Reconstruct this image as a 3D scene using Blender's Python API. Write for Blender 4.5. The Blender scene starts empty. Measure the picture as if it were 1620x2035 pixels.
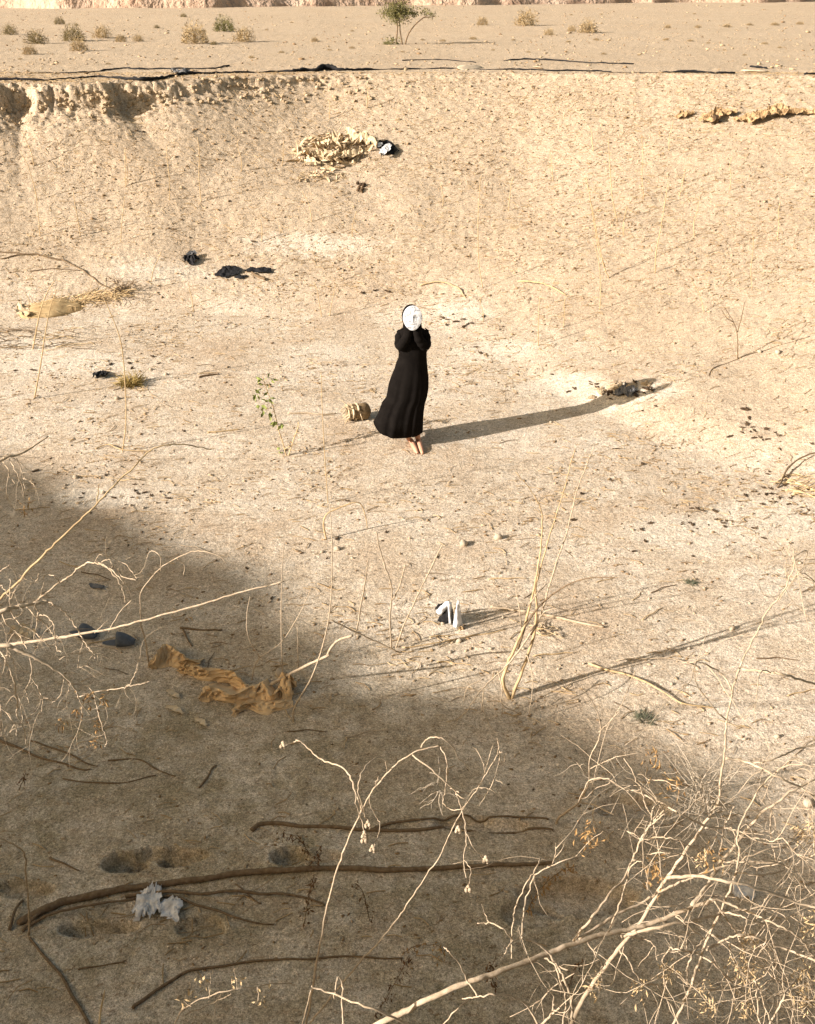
import bpy, bmesh, math, random
import numpy as np
from mathutils import Vector, Matrix

random.seed(7)
rng = np.random.default_rng(7)
scene = bpy.context.scene
COL = scene.collection
R = math.radians

# ------------------------------------------------------------------ camera, sky, sun, exposure
CAM = np.array([0.0, 0.0, 4.65])
PITCH = R(28.1)
F = 2000.0                                   # focal length in pixels of the 1620-wide photograph
cam_d = bpy.data.cameras.new("camera")
cam = bpy.data.objects.new("camera", cam_d)
COL.objects.link(cam)
cam.location = CAM
cam.rotation_euler = (math.pi / 2 - PITCH, 0, 0)
cam_d.sensor_fit = 'HORIZONTAL'
cam_d.sensor_width = 36.0
cam_d.lens = 36.0 * F / 1620.0
cam_d.clip_start = 0.05
cam_d.clip_end = 2000
scene.camera = cam

SUN_EL = R(22.0)
TRAV = np.array([0.912, 0.41])               # horizontal direction the sunlight travels
TRAV = TRAV / np.linalg.norm(TRAV)
world = bpy.data.worlds.new("World")
scene.world = world
world.use_nodes = True
wn = world.node_tree
for n in list(wn.nodes):
    wn.nodes.remove(n)
sky = wn.nodes.new('ShaderNodeTexSky')
sky.sky_type = 'NISHITA'
sky.sun_disc = False
sky.sun_elevation = SUN_EL
sky.sun_rotation = math.atan2(-TRAV[0], -TRAV[1])
sky.dust_density = 4.0
sky.ozone_density = 0.4
sky.air_density = 1.0
tint = wn.nodes.new('ShaderNodeMix')
tint.data_type = 'RGBA'
tint.blend_type = 'MULTIPLY'
tint.inputs[0].default_value = 1.0
tint.inputs[7].default_value = (1.0, 0.885, 0.68, 1)     # dusty desert air: a warm sky
bg = wn.nodes.new('ShaderNodeBackground')
bg.inputs[1].default_value = 0.073
wo = wn.nodes.new('ShaderNodeOutputWorld')
wn.links.new(sky.outputs[0], tint.inputs[6])
wn.links.new(tint.outputs[2], bg.inputs[0])
wn.links.new(bg.outputs[0], wo.inputs[0])

sun_d = bpy.data.lights.new("sun", 'SUN')
sun_d.energy = 4.2
sun_d.angle = R(0.6)
sun_d.color = (1.0, 0.91, 0.845)
sun = bpy.data.objects.new("sun", sun_d)
COL.objects.link(sun)
sd = Vector((TRAV[0] * math.cos(SUN_EL), TRAV[1] * math.cos(SUN_EL), -math.sin(SUN_EL)))
sun.rotation_euler = sd.to_track_quat('-Z', 'Y').to_euler()
sun.location = (-20, -10, 20)

scene.view_settings.view_transform = 'Standard'
scene.view_settings.look = 'None'
scene.view_settings.gamma = 1.0
scene.view_settings.exposure = 1.35

# ------------------------------------------------------------------ noise
class VN:
    def __init__(s, seed):
        r = np.random.default_rng(seed)
        s.t = r.random((256, 256)).astype(np.float64)
    def __call__(s, x, y):
        x = np.asarray(x, float); y = np.asarray(y, float)
        xi = np.floor(x).astype(int); yi = np.floor(y).astype(int)
        fx = x - xi; fy = y - yi
        fx = fx * fx * (3 - 2 * fx); fy = fy * fy * (3 - 2 * fy)
        a = s.t[xi & 255, yi & 255]; b = s.t[(xi + 1) & 255, yi & 255]
        c = s.t[xi & 255, (yi + 1) & 255]; d = s.t[(xi + 1) & 255, (yi + 1) & 255]
        return (a * (1 - fx) + b * fx) * (1 - fy) + (c * (1 - fx) + d * fx) * fy - 0.5
N1, N2, N3, N4, N5 = VN(1), VN(2), VN(3), VN(4), VN(5)

def sm(a, b, x):
    t = np.clip((x - a) / (b - a), 0, 1)
    return t * t * (3 - 2 * t)

# ------------------------------------------------------------------ rays
def ray(px, py):
    u = (px - 810.0) / F
    v = (1017.5 - py) / F
    return np.array([u, math.cos(PITCH) + v * math.sin(PITCH), -math.sin(PITCH) + v * math.cos(PITCH)])
def at(px, py, Y):
    d = ray(px, py)
    return CAM + d * (Y / d[1])
def flat(px, py, z=0.0):
    d = ray(px, py)
    return CAM + d * ((z - CAM[2]) / d[2])
def depth(p):
    return p[1] * math.cos(PITCH) - (p[2] - CAM[2]) * math.sin(PITCH)

# ------------------------------------------------------------------ terrain
K = 1.069
FLOOR = np.array([(-15.5, 13.6), (-7.5, 14.0), (-3.5, 14.5), (-0.3, 14.2), (1.1, 12.9), (1.85, 11.95), (2.75, 10.2),
                  (4.1, 8.9), (4.4, 5.6), (2.9, 3.3), (0, 3.0), (-3.2, 3.2), (-9, 4.3), (-13.5, 7.5)])
RIM = np.array([(-18, 18.6), (-9.6, 19.1), (-8.0, 19.2), (-7.42, 19.3), (-7.36, 19.75), (-6.85, 19.8), (-6.6, 19.5), (-6.2, 19.55),
                (-5.55, 19.7), (-5.48, 20.1), (-4.9, 20.2), (-4.6, 20.3), (-3.2, 21.2), (-1.8, 21.95), (2, 22.3), (5, 22.0), (8, 21.5),
                (14, 21.0), (13, 14), (10.5, 8), (6.5, 3), (3.2, 0.8), (0, 0.6), (-4.3, 0.4), (-10, 1.0), (-16, 5), (-18.5, 12)])
TOP = 2.9

def poly_dist(P, X, Y):
    best = np.full(np.shape(X), 1e9)
    inside = np.zeros(np.shape(X), bool)
    n = len(P)
    for i in range(n):
        ax, ay = P[i]; bx, by = P[(i + 1) % n]
        ex, ey = bx - ax, by - ay
        t = np.clip(((X - ax) * ex + (Y - ay) * ey) / (ex * ex + ey * ey), 0, 1)
        d = (X - ax - t * ex) ** 2 + (Y - ay - t * ey) ** 2
        best = np.minimum(best, d)
        if ay != by:
            c = ((ay > Y) != (by > Y)) & (X < ex * (Y - ay) / (by - ay) + ax)
            inside ^= c
    return np.sqrt(best), inside

# shade line on the pit floor (pixels) -> the crest of the unseen heap shaped to throw it
EDGE_PX = [(-330, 800), (0, 915), (180, 975), (330, 1040), (470, 1110), (590, 1205), (760, 1330), (1040, 1395),
           (1240, 1465), (1400, 1560), (1640, 1660)]
HEAP_T = 24.0
CREST = []
for (a, b) in EDGE_PX:
    p = flat(a, b)
    CREST.append((p[0] - HEAP_T * TRAV[0], p[1] - HEAP_T * TRAV[1]))
c0 = CREST[0]; c1 = CREST[-1]
CREST = np.array([(c0[0] - 12, c0[1] + 6)] + CREST + [(c1[0] + 3, c1[1] - 3), (c1[0] + 12, c1[1] - 9)])
HEAP_Z = HEAP_T * math.tan(SUN_EL)

# hollows (px centre, half sizes in metres, depth)
HOLLOWS = []
for (px, py, rx, ry, dp) in [(248, 1708, .15, .085, .07), (300, 1695, .2, .04, .06), (360, 1698, .15, .075, .06), (575, 1702, .10, .07, .07), (640, 1702, .12, .05, .03),
                             (195, 1838, .22, .06, .07), (40, 1760, .18, .06, .045), (400, 1842, .14, .07, .03), (1150, 1780, .36, .13, .07),
                             (1060, 1815, .2, .1, .04), (960, 1640, .3, .06, .03), (1260, 1600, .25, .1, .04)]:
    p = flat(px, py); HOLLOWS.append((p[0], p[1], rx, ry, dp))

def height(X, Y, fine=True):
    X = np.asarray(X, float); Y = np.asarray(Y, float)
    wx = X + 0.10 * N3(X * 1.7, Y * 1.7) + 0.06 * N4(X * 5, Y * 5) + 0.07 * N5(X * 15, Y * 15)
    wy = Y + 0.16 * N4(X * 1.9 + 9, Y * 1.9) + 0.09 * N3(X * 5 + 3, Y * 5) + 0.10 * N2(X * 13 + 3, Y * 13) + 0.09 * N4(X * 27, Y * 27)
    dF, inF = poly_dist(FLOOR, X + .5 * N2(X * .5, Y * .5) + .2 * N3(X * 1.5, Y * 1.5), Y + .5 * N1(X * .5 + 3, Y * .5) + .2 * N4(X * 1.5, Y * 1.5))
    dF = np.where(inF, 0, dF)
    dR, inR = poly_dist(RIM, wx, wy)
    dR = np.where(inR, dR, 0)
    dR0, inR0 = poly_dist(RIM, X, Y)
    dR0 = np.where(inR0, dR0, 0)
    dR0 = 0.75 * dR0 + 0.25 * dR
    t = dF / (dF + dR0 + 1e-6)
    t = np.where(inR0 | inR, t, 1.0)
    sc = 0.0 + 0.07 * sm(-0.5, -2.5, X) + 0.20 * sm(-3.9, -5.2, X)
    sc = sc * sm(10, 16, Y) + 0.02
    s = 0.62 * t ** 1.9 + 0.38 * t ** 1.15
    lip = 0.10 * sm(0.0, 0.7, dF) * sm(0.9, 1.9, X) * (1 - sm(3.4, 4.6, X)) * sm(9.6, 11.0, Y) * (1 - sm(11.4, 12.8, Y))
    bowl = 0.34 * sm(9.0, 17.5, Y)
    h = (TOP - sc - lip - bowl) * s + lip + bowl
    h = h + sc * sm(0.24, 0.02, dR)
    # broad unevenness
    h = h + 0.07 * N1(X * 0.33, Y * 0.33) * sm(0.2, 3, dR) + 0.03 * N2(X * 0.9, Y * 0.9) * sm(0.05, 1, dR)
    out = ~inR
    h = h + np.where(out, 0.10 * N1(X * 0.12 + 5, Y * 0.12) * sm(22, 30, Y) + 0.03 * N2(X * .5, Y * .5), 0)
    # ledge of broken crust on the right of the far bank
    lx = (X - 6.1); led = np.exp(-(lx / 1.5) ** 2 * 0.9)
    ly = 20.05 + 0.05 * lx + 0.30 * N2(X * 2.2, 4.0) + 0.10 * N3(X * 7, Y * 2.0) + 0.06 * N4(X * 19, Y * 9)
    led = led * sm(-0.12, 0.2, N1(X * 1.3 + 2.2, 7.0) + .12)
    h = h + led * 0.03 * (sm(ly - 0.06, ly + 0.05, Y) - sm(ly + 0.1, ly + 1.8, Y))
    if fine:
        k = 0.35 + 0.65 * sm(0.0, 1.0, dF)
        h = h + k * (0.012 * N3(X * 2.6, Y * 2.6) + 0.010 * N4(X * 6.1, Y * 6.1) + 0.009 * N5(X * 13, Y * 13) + 0.012 * N2(X * 24, Y * 24) * sm(12, 16, Y))
        # crumbly texture near the rim and on the bank
        cr = sm(0.85, 0.1, dR) * inR * sm(10, 14, Y) * (0.05 + 0.42 * sm(.5, -2.5, X) + .5 * sm(-4, -5.4, X))
        h = h + cr * (0.06 * np.abs(N2(X * 4, Y * 4)) + 0.045 * N5(X * 9, Y * 9) + 0.075 * N4(X * 17, Y * 17) + 0.06 * N3(X * 31, Y * 31))
    for (hx, hy, rx, ry, dp) in HOLLOWS:
        q = np.hypot((X - hx + 0.05 * N3(X * 9, Y * 9)) / rx, (Y - hy + 0.05 * N4(X * 9, Y * 9)) / ry)
        h = h - 1.25 * dp * sm(1.04, 0.84, q) + 0.006 * np.exp(-((q - 1.25) / 0.22) ** 2)
    return h

def hz(x, y):
    return float(height(np.array([x]), np.array([y]))[0])

_YC = np.concatenate([np.linspace(1.2, 8, 50), np.linspace(8.1, 19.0, 70), np.linspace(19.02, 23, 120), np.geomspace(23.2, 160, 40)])
def _first(d, ys):
    P = CAM[None, :] + d[None, :] * (ys / d[1])[:, None]
    g = P[:, 2] - height(P[:, 0], P[:, 1])
    i = int(np.argmax(g < 0))
    return P, g, i
def hit(px, py):
    d = ray(px, py)
    P, g, i = _first(d, _YC)
    if g[i] >= 0:
        return P[-1]
    if i == 0:
        return P[0]
    P, g, i = _first(d, np.linspace(P[i - 1][1], P[i][1] + 1e-4, 24))
    i = max(i, 1)
    t = g[i - 1] / (g[i - 1] - g[i] + 1e-9)
    p = P[i - 1] * (1 - t) + P[i] * t
    p = p.copy(); p[2] = hz(p[0], p[1])
    return p

# ------------------------------------------------------------------ materials
def new_mat(name):
    m = bpy.data.materials.new(name); m.use_nodes = True
    nt = m.node_tree
    b = nt.nodes['Principled BSDF']
    b.inputs['Roughness'].default_value = 0.9
    b.inputs['Specular IOR Level'].default_value = 0.15
    return m, nt, b
def node(nt, t, **kw):
    n = nt.nodes.new(t)
    for k, v in kw.items():
        setattr(n, k, v)
    return n
def noise(nt, vec, scale, detail=3, rough=0.55):
    n = node(nt, 'ShaderNodeTexNoise')
    n.inputs['Scale'].default_value = scale; n.inputs['Detail'].default_value = detail; n.inputs['Roughness'].default_value = rough
    nt.links.new(vec, n.inputs['Vector'])
    return n.outputs['Fac']
def ramp(nt, fac, stops):
    r = node(nt, 'ShaderNodeValToRGB')
    el = r.color_ramp.elements
    while len(el) < len(stops):
        el.new(0.5)
    for e, (p, c) in zip(el, stops):
        e.position = p; e.color = (c[0], c[1], c[2], 1) if not np.isscalar(c) else (c, c, c, 1)
    nt.links.new(fac, r.inputs[0])
    return r.outputs[0]
def mix(nt, fac, a, b, mode='MIX'):
    n = node(nt, 'ShaderNodeMix', data_type='RGBA', blend_type=mode)
    for sock, v in ((n.inputs[0], fac), (n.inputs[6], a), (n.inputs[7], b)):
        if hasattr(v, 'is_output'):
            nt.links.new(v, sock)
        elif np.isscalar(v):
            sock.default_value = v
        else:
            sock.default_value = (v[0], v[1], v[2], 1)
    return n.outputs[2]
def math_n(nt, op, a, b=None):
    n = node(nt, 'ShaderNodeMath', operation=op)
    for sock, v in zip(n.inputs, (a, b)):
        if v is None:
            continue
        if hasattr(v, 'is_output'):
            nt.links.new(v, sock)
        else:
            sock.default_value = v
    return n.outputs[0]

def simple(name, c, var=0.3, scale=30, rough=0.9, bump=0.3, spec=0.15, c2=None, bscale=None, bdist=0.004, sub=None):
    """noise-varied material: c .. c2 with a fine bump"""
    m, nt, b = new_mat(name)
    tc = node(nt, 'ShaderNodeTexCoord')
    v = tc.outputs['Object']
    f = noise(nt, v, scale, 4, 0.6)
    if c2 is None:
        c2 = tuple(x * (1 - var) for x in c)
        c1 = tuple(min(1, x * (1 + var * 0.5)) for x in c)
    else:
        c1 = c
    col = ramp(nt, f, [(0.3, c2), (0.7, c1)])
    nt.links.new(col, b.inputs['Base Color'])
    b.inputs['Roughness'].default_value = rough
    b.inputs['Specular IOR Level'].default_value = spec
    if bump:
        bp = node(nt, 'ShaderNodeBump')
        bp.inputs['Strength'].default_value = bump
        bp.inputs['Distance'].default_value = bdist
        nt.links.new(noise(nt, v, bscale or scale * 3, 3), bp.inputs['Height'])
        nt.links.new(bp.outputs[0], b.inputs['Normal'])
    return m

SAND = (0.52, 0.430, 0.318)
def ground_material():
    m, nt, b = new_mat("sandy_ground")
    tc = node(nt, 'ShaderNodeTexCoord'); v = tc.outputs['Object']
    a_salt = node(nt, 'ShaderNodeAttribute', attribute_name='salt').outputs['Fac']
    a_bank = node(nt, 'ShaderNodeAttribute', attribute_name='bank').outputs['Fac']
    a_shade_silt = node(nt, 'ShaderNodeAttribute', attribute_name='shade_silt').outputs['Fac']
    big = noise(nt, v, 0.55, 5, 0.6)
    col = ramp(nt, big, [(0.32, (0.465, 0.365, 0.258)), (0.5, SAND), (0.68, (0.575, 0.485, 0.375))])
    # bank colour darkened to offset the strong sun on its slope
    col = mix(nt, math_n(nt, 'MULTIPLY', a_bank, 0.75), col, (0.44, 0.352, 0.248))
    # grey silt on the low floor, darkened to olive to match the shade
    shade_silt_n = noise(nt, v, 2.3, 4, 0.6)
    sf = math_n(nt, 'MULTIPLY', a_shade_silt, ramp(nt, shade_silt_n, [(0.3, 0.35), (0.6, 1.0)]))
    col = mix(nt, sf, col, (0.31, 0.262, 0.172))
    # salt crust
    sn = noise(nt, v, 5.5, 6, 0.7)
    wide = math_n(nt, 'MULTIPLY', math_n(nt, 'SUBTRACT', 1.0, a_bank), math_n(nt, 'MULTIPLY', noise(nt, v, 1.1, 4, .6), 0.66))
    s1 = ramp(nt, math_n(nt, 'ADD', math_n(nt, 'MAXIMUM', a_salt, wide), math_n(nt, 'MULTIPLY', sn, 0.9)), [(0.72, 0.0), (1.2, 1.0)])
    col = mix(nt, math_n(nt, 'MULTIPLY', s1, 0.78), col, (0.64, 0.57, 0.46))
    # mid scale mottling
    mid = noise(nt, v, 9, 5, 0.65)
    col = mix(nt, 1.0, col, ramp(nt, mid, [(0.25, 0.80), (0.5, 1.0), (0.75, 1.10)]), 'MULTIPLY')
    # stained streaks running down / along the ground
    mp = node(nt, 'ShaderNodeMapping'); mp.inputs['Scale'].default_value = (1.6, 5.0, 1.0); mp.inputs['Rotation'].default_value = (0, 0, R(-14))
    nt.links.new(v, mp.inputs['Vector'])
    st = noise(nt, mp.outputs[0], 4.5, 5, 0.7)
    col = mix(nt, math_n(nt, 'MULTIPLY', ramp(nt, st, [(0.50, 0.0), (0.70, 1.0)]), 0.42), col, (0.35, 0.245, 0.145))
    # crumbs of organic litter, two sizes
    for sc, lo, hi, k in ((34, 0.635, 0.67, 0.55), (75, 0.66, 0.70, 0.5)):
        c = noise(nt, v, sc, 2, 0.6)
        col = mix(nt, math_n(nt, 'MULTIPLY', ramp(nt, c, [(lo, 0.0), (hi, 1.0)]), k), col, (0.17, 0.10, 0.05))
    # pale grit
    c = noise(nt, v, 60, 2, 0.6)
    mv = node(nt, 'ShaderNodeMapping'); mv.inputs['Location'].default_value = (7, 3, 1); nt.links.new(v, mv.inputs['Vector'])
    c = noise(nt, mv.outputs[0], 55, 2, 0.6)
    col = mix(nt, math_n(nt, 'MULTIPLY', ramp(nt, c, [(0.66, 0.0), (0.70, 1.0)]), 0.6), col, (0.74, 0.63, 0.46))
    # coarse grit
    for sc, k0, k1 in ((26, 0.84, 1.14), (62, 0.70, 1.26)):
        g = noise(nt, v, sc, 3, 0.75)
        col = mix(nt, 1.0, col, ramp(nt, g, [(0.38, k0), (0.5, 1.0), (0.62, k1)]), 'MULTIPLY')
    # grains of sand
    g = noise(nt, v, 150, 2, 0.8)
    col = mix(nt, 1.0, col, ramp(nt, g, [(0.36, 0.60), (0.5, 1.0), (0.64, 1.38)]), 'MULTIPLY')
    nt.links.new(col, b.inputs['Base Color'])
    b.inputs['Roughness'].default_value = 1.0
    b.inputs['Specular IOR Level'].default_value = 0.05
    h1 = noise(nt, v, 22, 6, 0.65)
    h2 = noise(nt, v, 90, 3, 0.7)
    hh = math_n(nt, 'ADD', math_n(nt, 'MULTIPLY', h1, 1.0), math_n(nt, 'MULTIPLY', h2, 0.35))
    bp = node(nt, 'ShaderNodeBump'); bp.inputs['Strength'].default_value = 0.55; bp.inputs['Distance'].default_value = 0.03
    nt.links.new(hh, bp.inputs['Height']); nt.links.new(bp.outputs[0], b.inputs['Normal'])
    return m

# ------------------------------------------------------------------ mesh helpers
class MB:
    def __init__(s):
        s.v = []; s.f = []
    def add(s, vs, fs):
        o = len(s.v)
        s.v.extend([tuple(map(float, p)) for p in vs])
        s.f.extend([tuple(i + o for i in f) for f in fs])
    def tube(s, pts, rad, sides=6, rough=0.0, flat_=1.0):
        pts = np.asarray(pts, float); n = len(pts)
        if n < 2:
            return
        rad = np.broadcast_to(np.asarray(rad, float), (n,)).copy()
        tang = np.gradient(pts, axis=0)
        tang /= (np.linalg.norm(tang, axis=1)[:, None] + 1e-9)
        up = np.array([0.13, 0.2, 0.97])
        if abs(np.dot(tang[0], up)) > 0.9:
            up = np.array([1.0, 0.1, 0])
        a = np.cross(tang[0], up); a /= np.linalg.norm(a)
        vs = []
        for i in range(n):
            a = a - tang[i] * np.dot(a, tang[i]); a /= (np.linalg.norm(a) + 1e-9)
            bb = np.cross(tang[i], a)
            for k in range(sides):
                th = 2 * math.pi * k / sides
                r = rad[i] * (1 + rough * random.uniform(-1, 1))
                vs.append(pts[i] + r * (math.cos(th) * a + math.sin(th) * bb * flat_))
        fs = []
        for i in range(n - 1):
            for k in range(sides):
                k2 = (k + 1) % sides
                fs.append((i * sides + k, i * sides + k2, (i + 1) * sides + k2, (i + 1) * sides + k))
        fs.append(tuple(range(sides - 1, -1, -1)))
        fs.append(tuple((n - 1) * sides + k for k in range(sides)))
        s.add(vs, fs)
    def lump(s, c, r, squash=(1, 1, 0.7), sub=1, rough=0.3):
        vs, fs = ICO[sub]
        rot = Matrix.Rotation(random.uniform(0, 6.28), 3, 'Z') @ Matrix.Rotation(random.uniform(-.4, .4), 3, 'X')
        vv = []
        for p in vs:
            q = Vector(p) * (1 + random.uniform(-rough, rough))
            q = rot @ Vector((q.x * squash[0], q.y * squash[1], q.z * squash[2]))
            vv.append((c[0] + q.x * r, c[1] + q.y * r, c[2] + q.z * r))
        s.add(vv, fs)
    def build(s, name, mat, parent=None, smooth=True, origin=None):
        me = bpy.data.meshes.new(name)
        v = np.array(s.v, float).reshape(-1, 3)
        o = bpy.data.objects.new(name, me)
        if parent is not None:
            org = np.array(parent['_org'])
        else:
            org = np.array(origin) if origin is not None else np.zeros(3)
            o.location = org
            o['_org'] = [float(x) for x in org]
        me.from_pydata((v - org).tolist(), [], s.f)
        if smooth:
            me.polygons.foreach_set('use_smooth', [True] * len(me.polygons))
        me.update()
        me.materials.append(mat)
        COL.objects.link(o)
        if parent is not None:
            o.parent = parent
            o['_org'] = [float(x) for x in org]
        return o
def _ico(sub):
    bm = bmesh.new(); bmesh.ops.create_icosphere(bm, subdivisions=sub, radius=1)
    vs = [tuple(v.co) for v in bm.verts]; fs = [tuple(v.index for v in f.verts) for f in bm.faces]
    bm.free(); return vs, fs
ICO = {1: _ico(1), 2: _ico(2), 3: _ico(3)}

def tag(o, label, cat, group=None, kind=None):
    if label: o['label'] = label
    if cat: o['category'] = cat
    if group: o['group'] = group
    if kind: o['kind'] = kind
    return o
def thing(name, label, cat, org, group=None):
    o = bpy.data.objects.new(name, None)
    o.empty_display_size = 0.1
    o.location = org; o['_org'] = [float(x) for x in org]
    COL.objects.link(o)
    return tag(o, label, cat, group)

def crom(P, k=5):
    P = np.asarray(P, float)
    if len(P) < 3:
        t = np.linspace(0, 1, k + 1)[:, None]
        return P[0] * (1 - t) + P[-1] * t
    Q = np.vstack([2 * P[0] - P[1], P, 2 * P[-1] - P[-2]])
    out = []
    for i in range(1, len(Q) - 2):
        for j in range(k):
            t = j / k
            a, b, c, d = Q[i - 1], Q[i], Q[i + 1], Q[i + 2]
            out.append(0.5 * (2 * b + (c - a) * t + (2 * a - 5 * b + 4 * c - d) * t * t + (3 * b - a - 3 * c + d) * t ** 3))
    out.append(Q[-2])
    return np.array(out)

# ------------------------------------------------------------------ the ground sheet
def build_ground():
    ys = [-70, -55, -42, -32, -25, -20, -16, -13, -10.5, -8.5, -7, -5.5, -4, -3, -2, -1.2, -0.5]
    y = 0.0
    while y < 2.4:
        ys.append(y); y += 0.12
    while y < 12.5:
        ys.append(y); y += max(0.012, 0.0036 * y)
    while y < 18.8:
        ys.append(y); y += 0.042
    while y < 22.7:
        ys.append(y); y += 0.021
    while y < 420:
        ys.append(y); y += 0.0055 * y
    ys = np.array(ys)
    du = 0.00165
    uc = np.arange(-0.52, 0.5201, du)
    out = [0.53, 0.55, 0.58, 0.62, 0.67, 0.73, 0.8, 0.88, 0.97, 1.1, 1.25, 1.42, 1.6, 1.8, 2.05, 2.35, 2.7, 3.1, 3.6, 4.2, 5, 6, 7.5, 9, 12]
    us = np.concatenate([-np.array(out[::-1]), uc, np.array(out)])
    w = np.maximum(ys + 1.4, 5.0)
    X = us[None, :] * w[:, None]; Y = np.repeat(ys[:, None], len(us), 1)
    Z = height(X, Y)
    nr, nc = X.shape
    me = bpy.data.meshes.new("sandy_ground")
    me.vertices.add(nr * nc)
    co = np.stack([X, Y, Z], -1).reshape(-1).astype(np.float32)
    me.vertices.foreach_set('co', co)
    idx = np.arange(nr * nc).reshape(nr, nc)
    q = np.stack([idx[:-1, :-1], idx[:-1, 1:], idx[1:, 1:], idx[1:, :-1]], -1).reshape(-1)
    nf = (nr - 1) * (nc - 1)
    me.loops.add(nf * 4); me.loops.foreach_set('vertex_index', q.astype(np.int32))
    me.polygons.add(nf)
    me.polygons.foreach_set('loop_start', (np.arange(nf) * 4).astype(np.int32))
    me.polygons.foreach_set('use_smooth', np.ones(nf, bool))
    me.update(); me.validate()
    # surface masks: salt crust, bank dimmed against the sun, grey silt
    salt = np.zeros_like(X)
    for (px, py, rx, ry, a) in SALT:
        p = flat(px, py, 0.15 if py > 600 else 0.4)
        salt = np.maximum(salt, a * np.exp(-(((X - p[0]) / rx) ** 2 + ((Y - p[1]) / ry) ** 2)))
    dF, inF = poly_dist(FLOOR, X, Y)
    bank = np.where(inF, 0, sm(0.0, 2.5, dF)) * (Y > 3)
    p = flat(330, 1620)
    shade_silt = np.exp(-(((X - p[0]) / 2.1) ** 2 + ((Y - p[1]) / 2.0) ** 2))  # covers the shaded floor and deepens its tone in the colour
    p = flat(900, 1950)
    shade_silt = np.maximum(shade_silt, 0.9 * np.exp(-(((X - p[0]) / 1.5) ** 2 + ((Y - p[1]) / 1.4) ** 2)))
    for nme, arr in (('salt', salt), ('bank', bank), ('shade_silt', np.clip(shade_silt * 1.2, 0, 1))):
        at_ = me.attributes.new(nme, 'FLOAT', 'POINT')
        at_.data.foreach_set('value', arr.reshape(-1).astype(np.float32))
    me.materials.append(ground_material())
    o = bpy.data.objects.new("sandy_ground", me)
    COL.objects.link(o)
    tag(o, "sandy floor and banks of a dry desert pit with the plain beyond", "ground", kind='structure')
SALT = [(120, 720, 1.3, 0.6, .75), (330, 560, 1.6, .5, .5), (620, 530, 1.5, .5, .6), (900, 640, .7, .5, .7), (980, 700, .8, .5, .75), (1110, 760, .7, .4, .8),
        (1200, 790, .6, .35, .8), (200, 965, .55, .25, .95), (1560, 1000, .9, .5, .9), (1400, 1030, .9, .45, .8), (640, 700, .9, .5, .55),
        (1270, 790, .6, .3, .7), (40, 690, .7, .5, .7), (890, 1215, .35, .25, .6), (1530, 1120, .5, .35, .7), (1200, 860, .8, .4, .5), (720, 1290, .3, .2, .6)]
build_ground()

def build_hill():
    nx, ny = 420, 60
    xs = np.linspace(-90, 90, nx); vs = np.linspace(0, 1, ny)
    X = np.repeat(xs[None, :], ny, 0); V = np.repeat(vs[:, None], nx, 1)
    base = 66 + 0.42 * np.clip(X + 12, 0, 60) + 2.5 * N1(X * 0.2, 3.0) + 1.0 * N2(X * .7, 2.0)
    Y = base + V * 22
    Z = TOP - 0.15 + 7.5 * V ** 0.55 * (0.8 + 0.5 * N1(X * 0.13, 1.0)) + 1.6 * N3(X * 0.55, V * 7) * V ** .4 + 0.9 * N4(X * 1.6, V * 16) * V ** .4 + 0.5 * N5(X * 3.5, V * 30) * V ** .3
    idx = np.arange(nx * ny).reshape(ny, nx)
    q = np.stack([idx[:-1, :-1], idx[:-1, 1:], idx[1:, 1:], idx[1:, :-1]], -1).reshape(-1, 4)
    mb = MB(); mb.v = np.stack([X, Y, Z], -1).reshape(-1, 3).tolist(); mb.f = [tuple(map(int, a)) for a in q]
    m = simple("rocky_hill", (0.52, 0.40, 0.30), scale=0.9, c2=(0.30, 0.20, 0.14), bump=0.8, bscale=2.5, bdist=0.4)
    o = mb.build("rocky_hill", m)
    tag(o, "pinkish rocky foot of a hill across the plain", "hill", kind='structure')
build_hill()

def build_heap():
    """unseen heap added outside the pit, left of and behind the camera: it throws the big shade over the pit floor"""
    P = [np.array(CREST[0])]
    for a, b in zip(CREST[:-1], CREST[1:]):
        n = max(1, int(np.linalg.norm(b - a) / 0.22))
        for k in range(1, n + 1):
            P.append(a + (b - a) * k / n)
    P = np.array(P)
    for _ in range(3):
        P[1:-1] = 0.25 * P[:-2] + 0.5 * P[1:-1] + 0.25 * P[2:]
    side = np.array([TRAV[0], TRAV[1]])
    off = np.concatenate([-np.geomspace(0.2, 22, 22)[::-1], [0.0], np.geomspace(0.2, 9.5, 18)])
    X = P[None, :, 0] + side[0] * off[:, None]; Y = P[None, :, 1] + side[1] * off[:, None]
    cz = HEAP_Z + 0.12 * N1(P[:, 0] * .5, P[:, 1] * .5) + 0.16 * N2(P[:, 0] * 1.6, P[:, 1] * 1.6) + 0.10 * N3(P[:, 0] * 4, P[:, 1] * 4)
    o_ = off[:, None]
    Z = cz[None, :] - np.where(o_ > 0, o_ * 0.86, -o_ * 0.5) + 0.25 * N4(X * .9, Y * .9) * np.minimum(1, np.abs(o_))
    ny, nx = X.shape
    idx = np.arange(nx * ny).reshape(ny, nx)
    q = np.stack([idx[:-1, :-1], idx[:-1, 1:], idx[1:, 1:], idx[1:, :-1]], -1).reshape(-1, 4)
    mb = MB(); mb.v = np.stack([X, Y, Z], -1).reshape(-1, 3).tolist(); mb.f = [tuple(map(int, a)) for a in q]
    m = simple("shade_heap_earth", (0.46, 0.36, 0.23), scale=3, bump=0.6, bscale=9, bdist=0.05)
    tag(mb.build("shade_heap", m), "unseen long earth heap added beside the pit to throw its shade", "earth heap", kind='structure')
build_heap()

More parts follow.
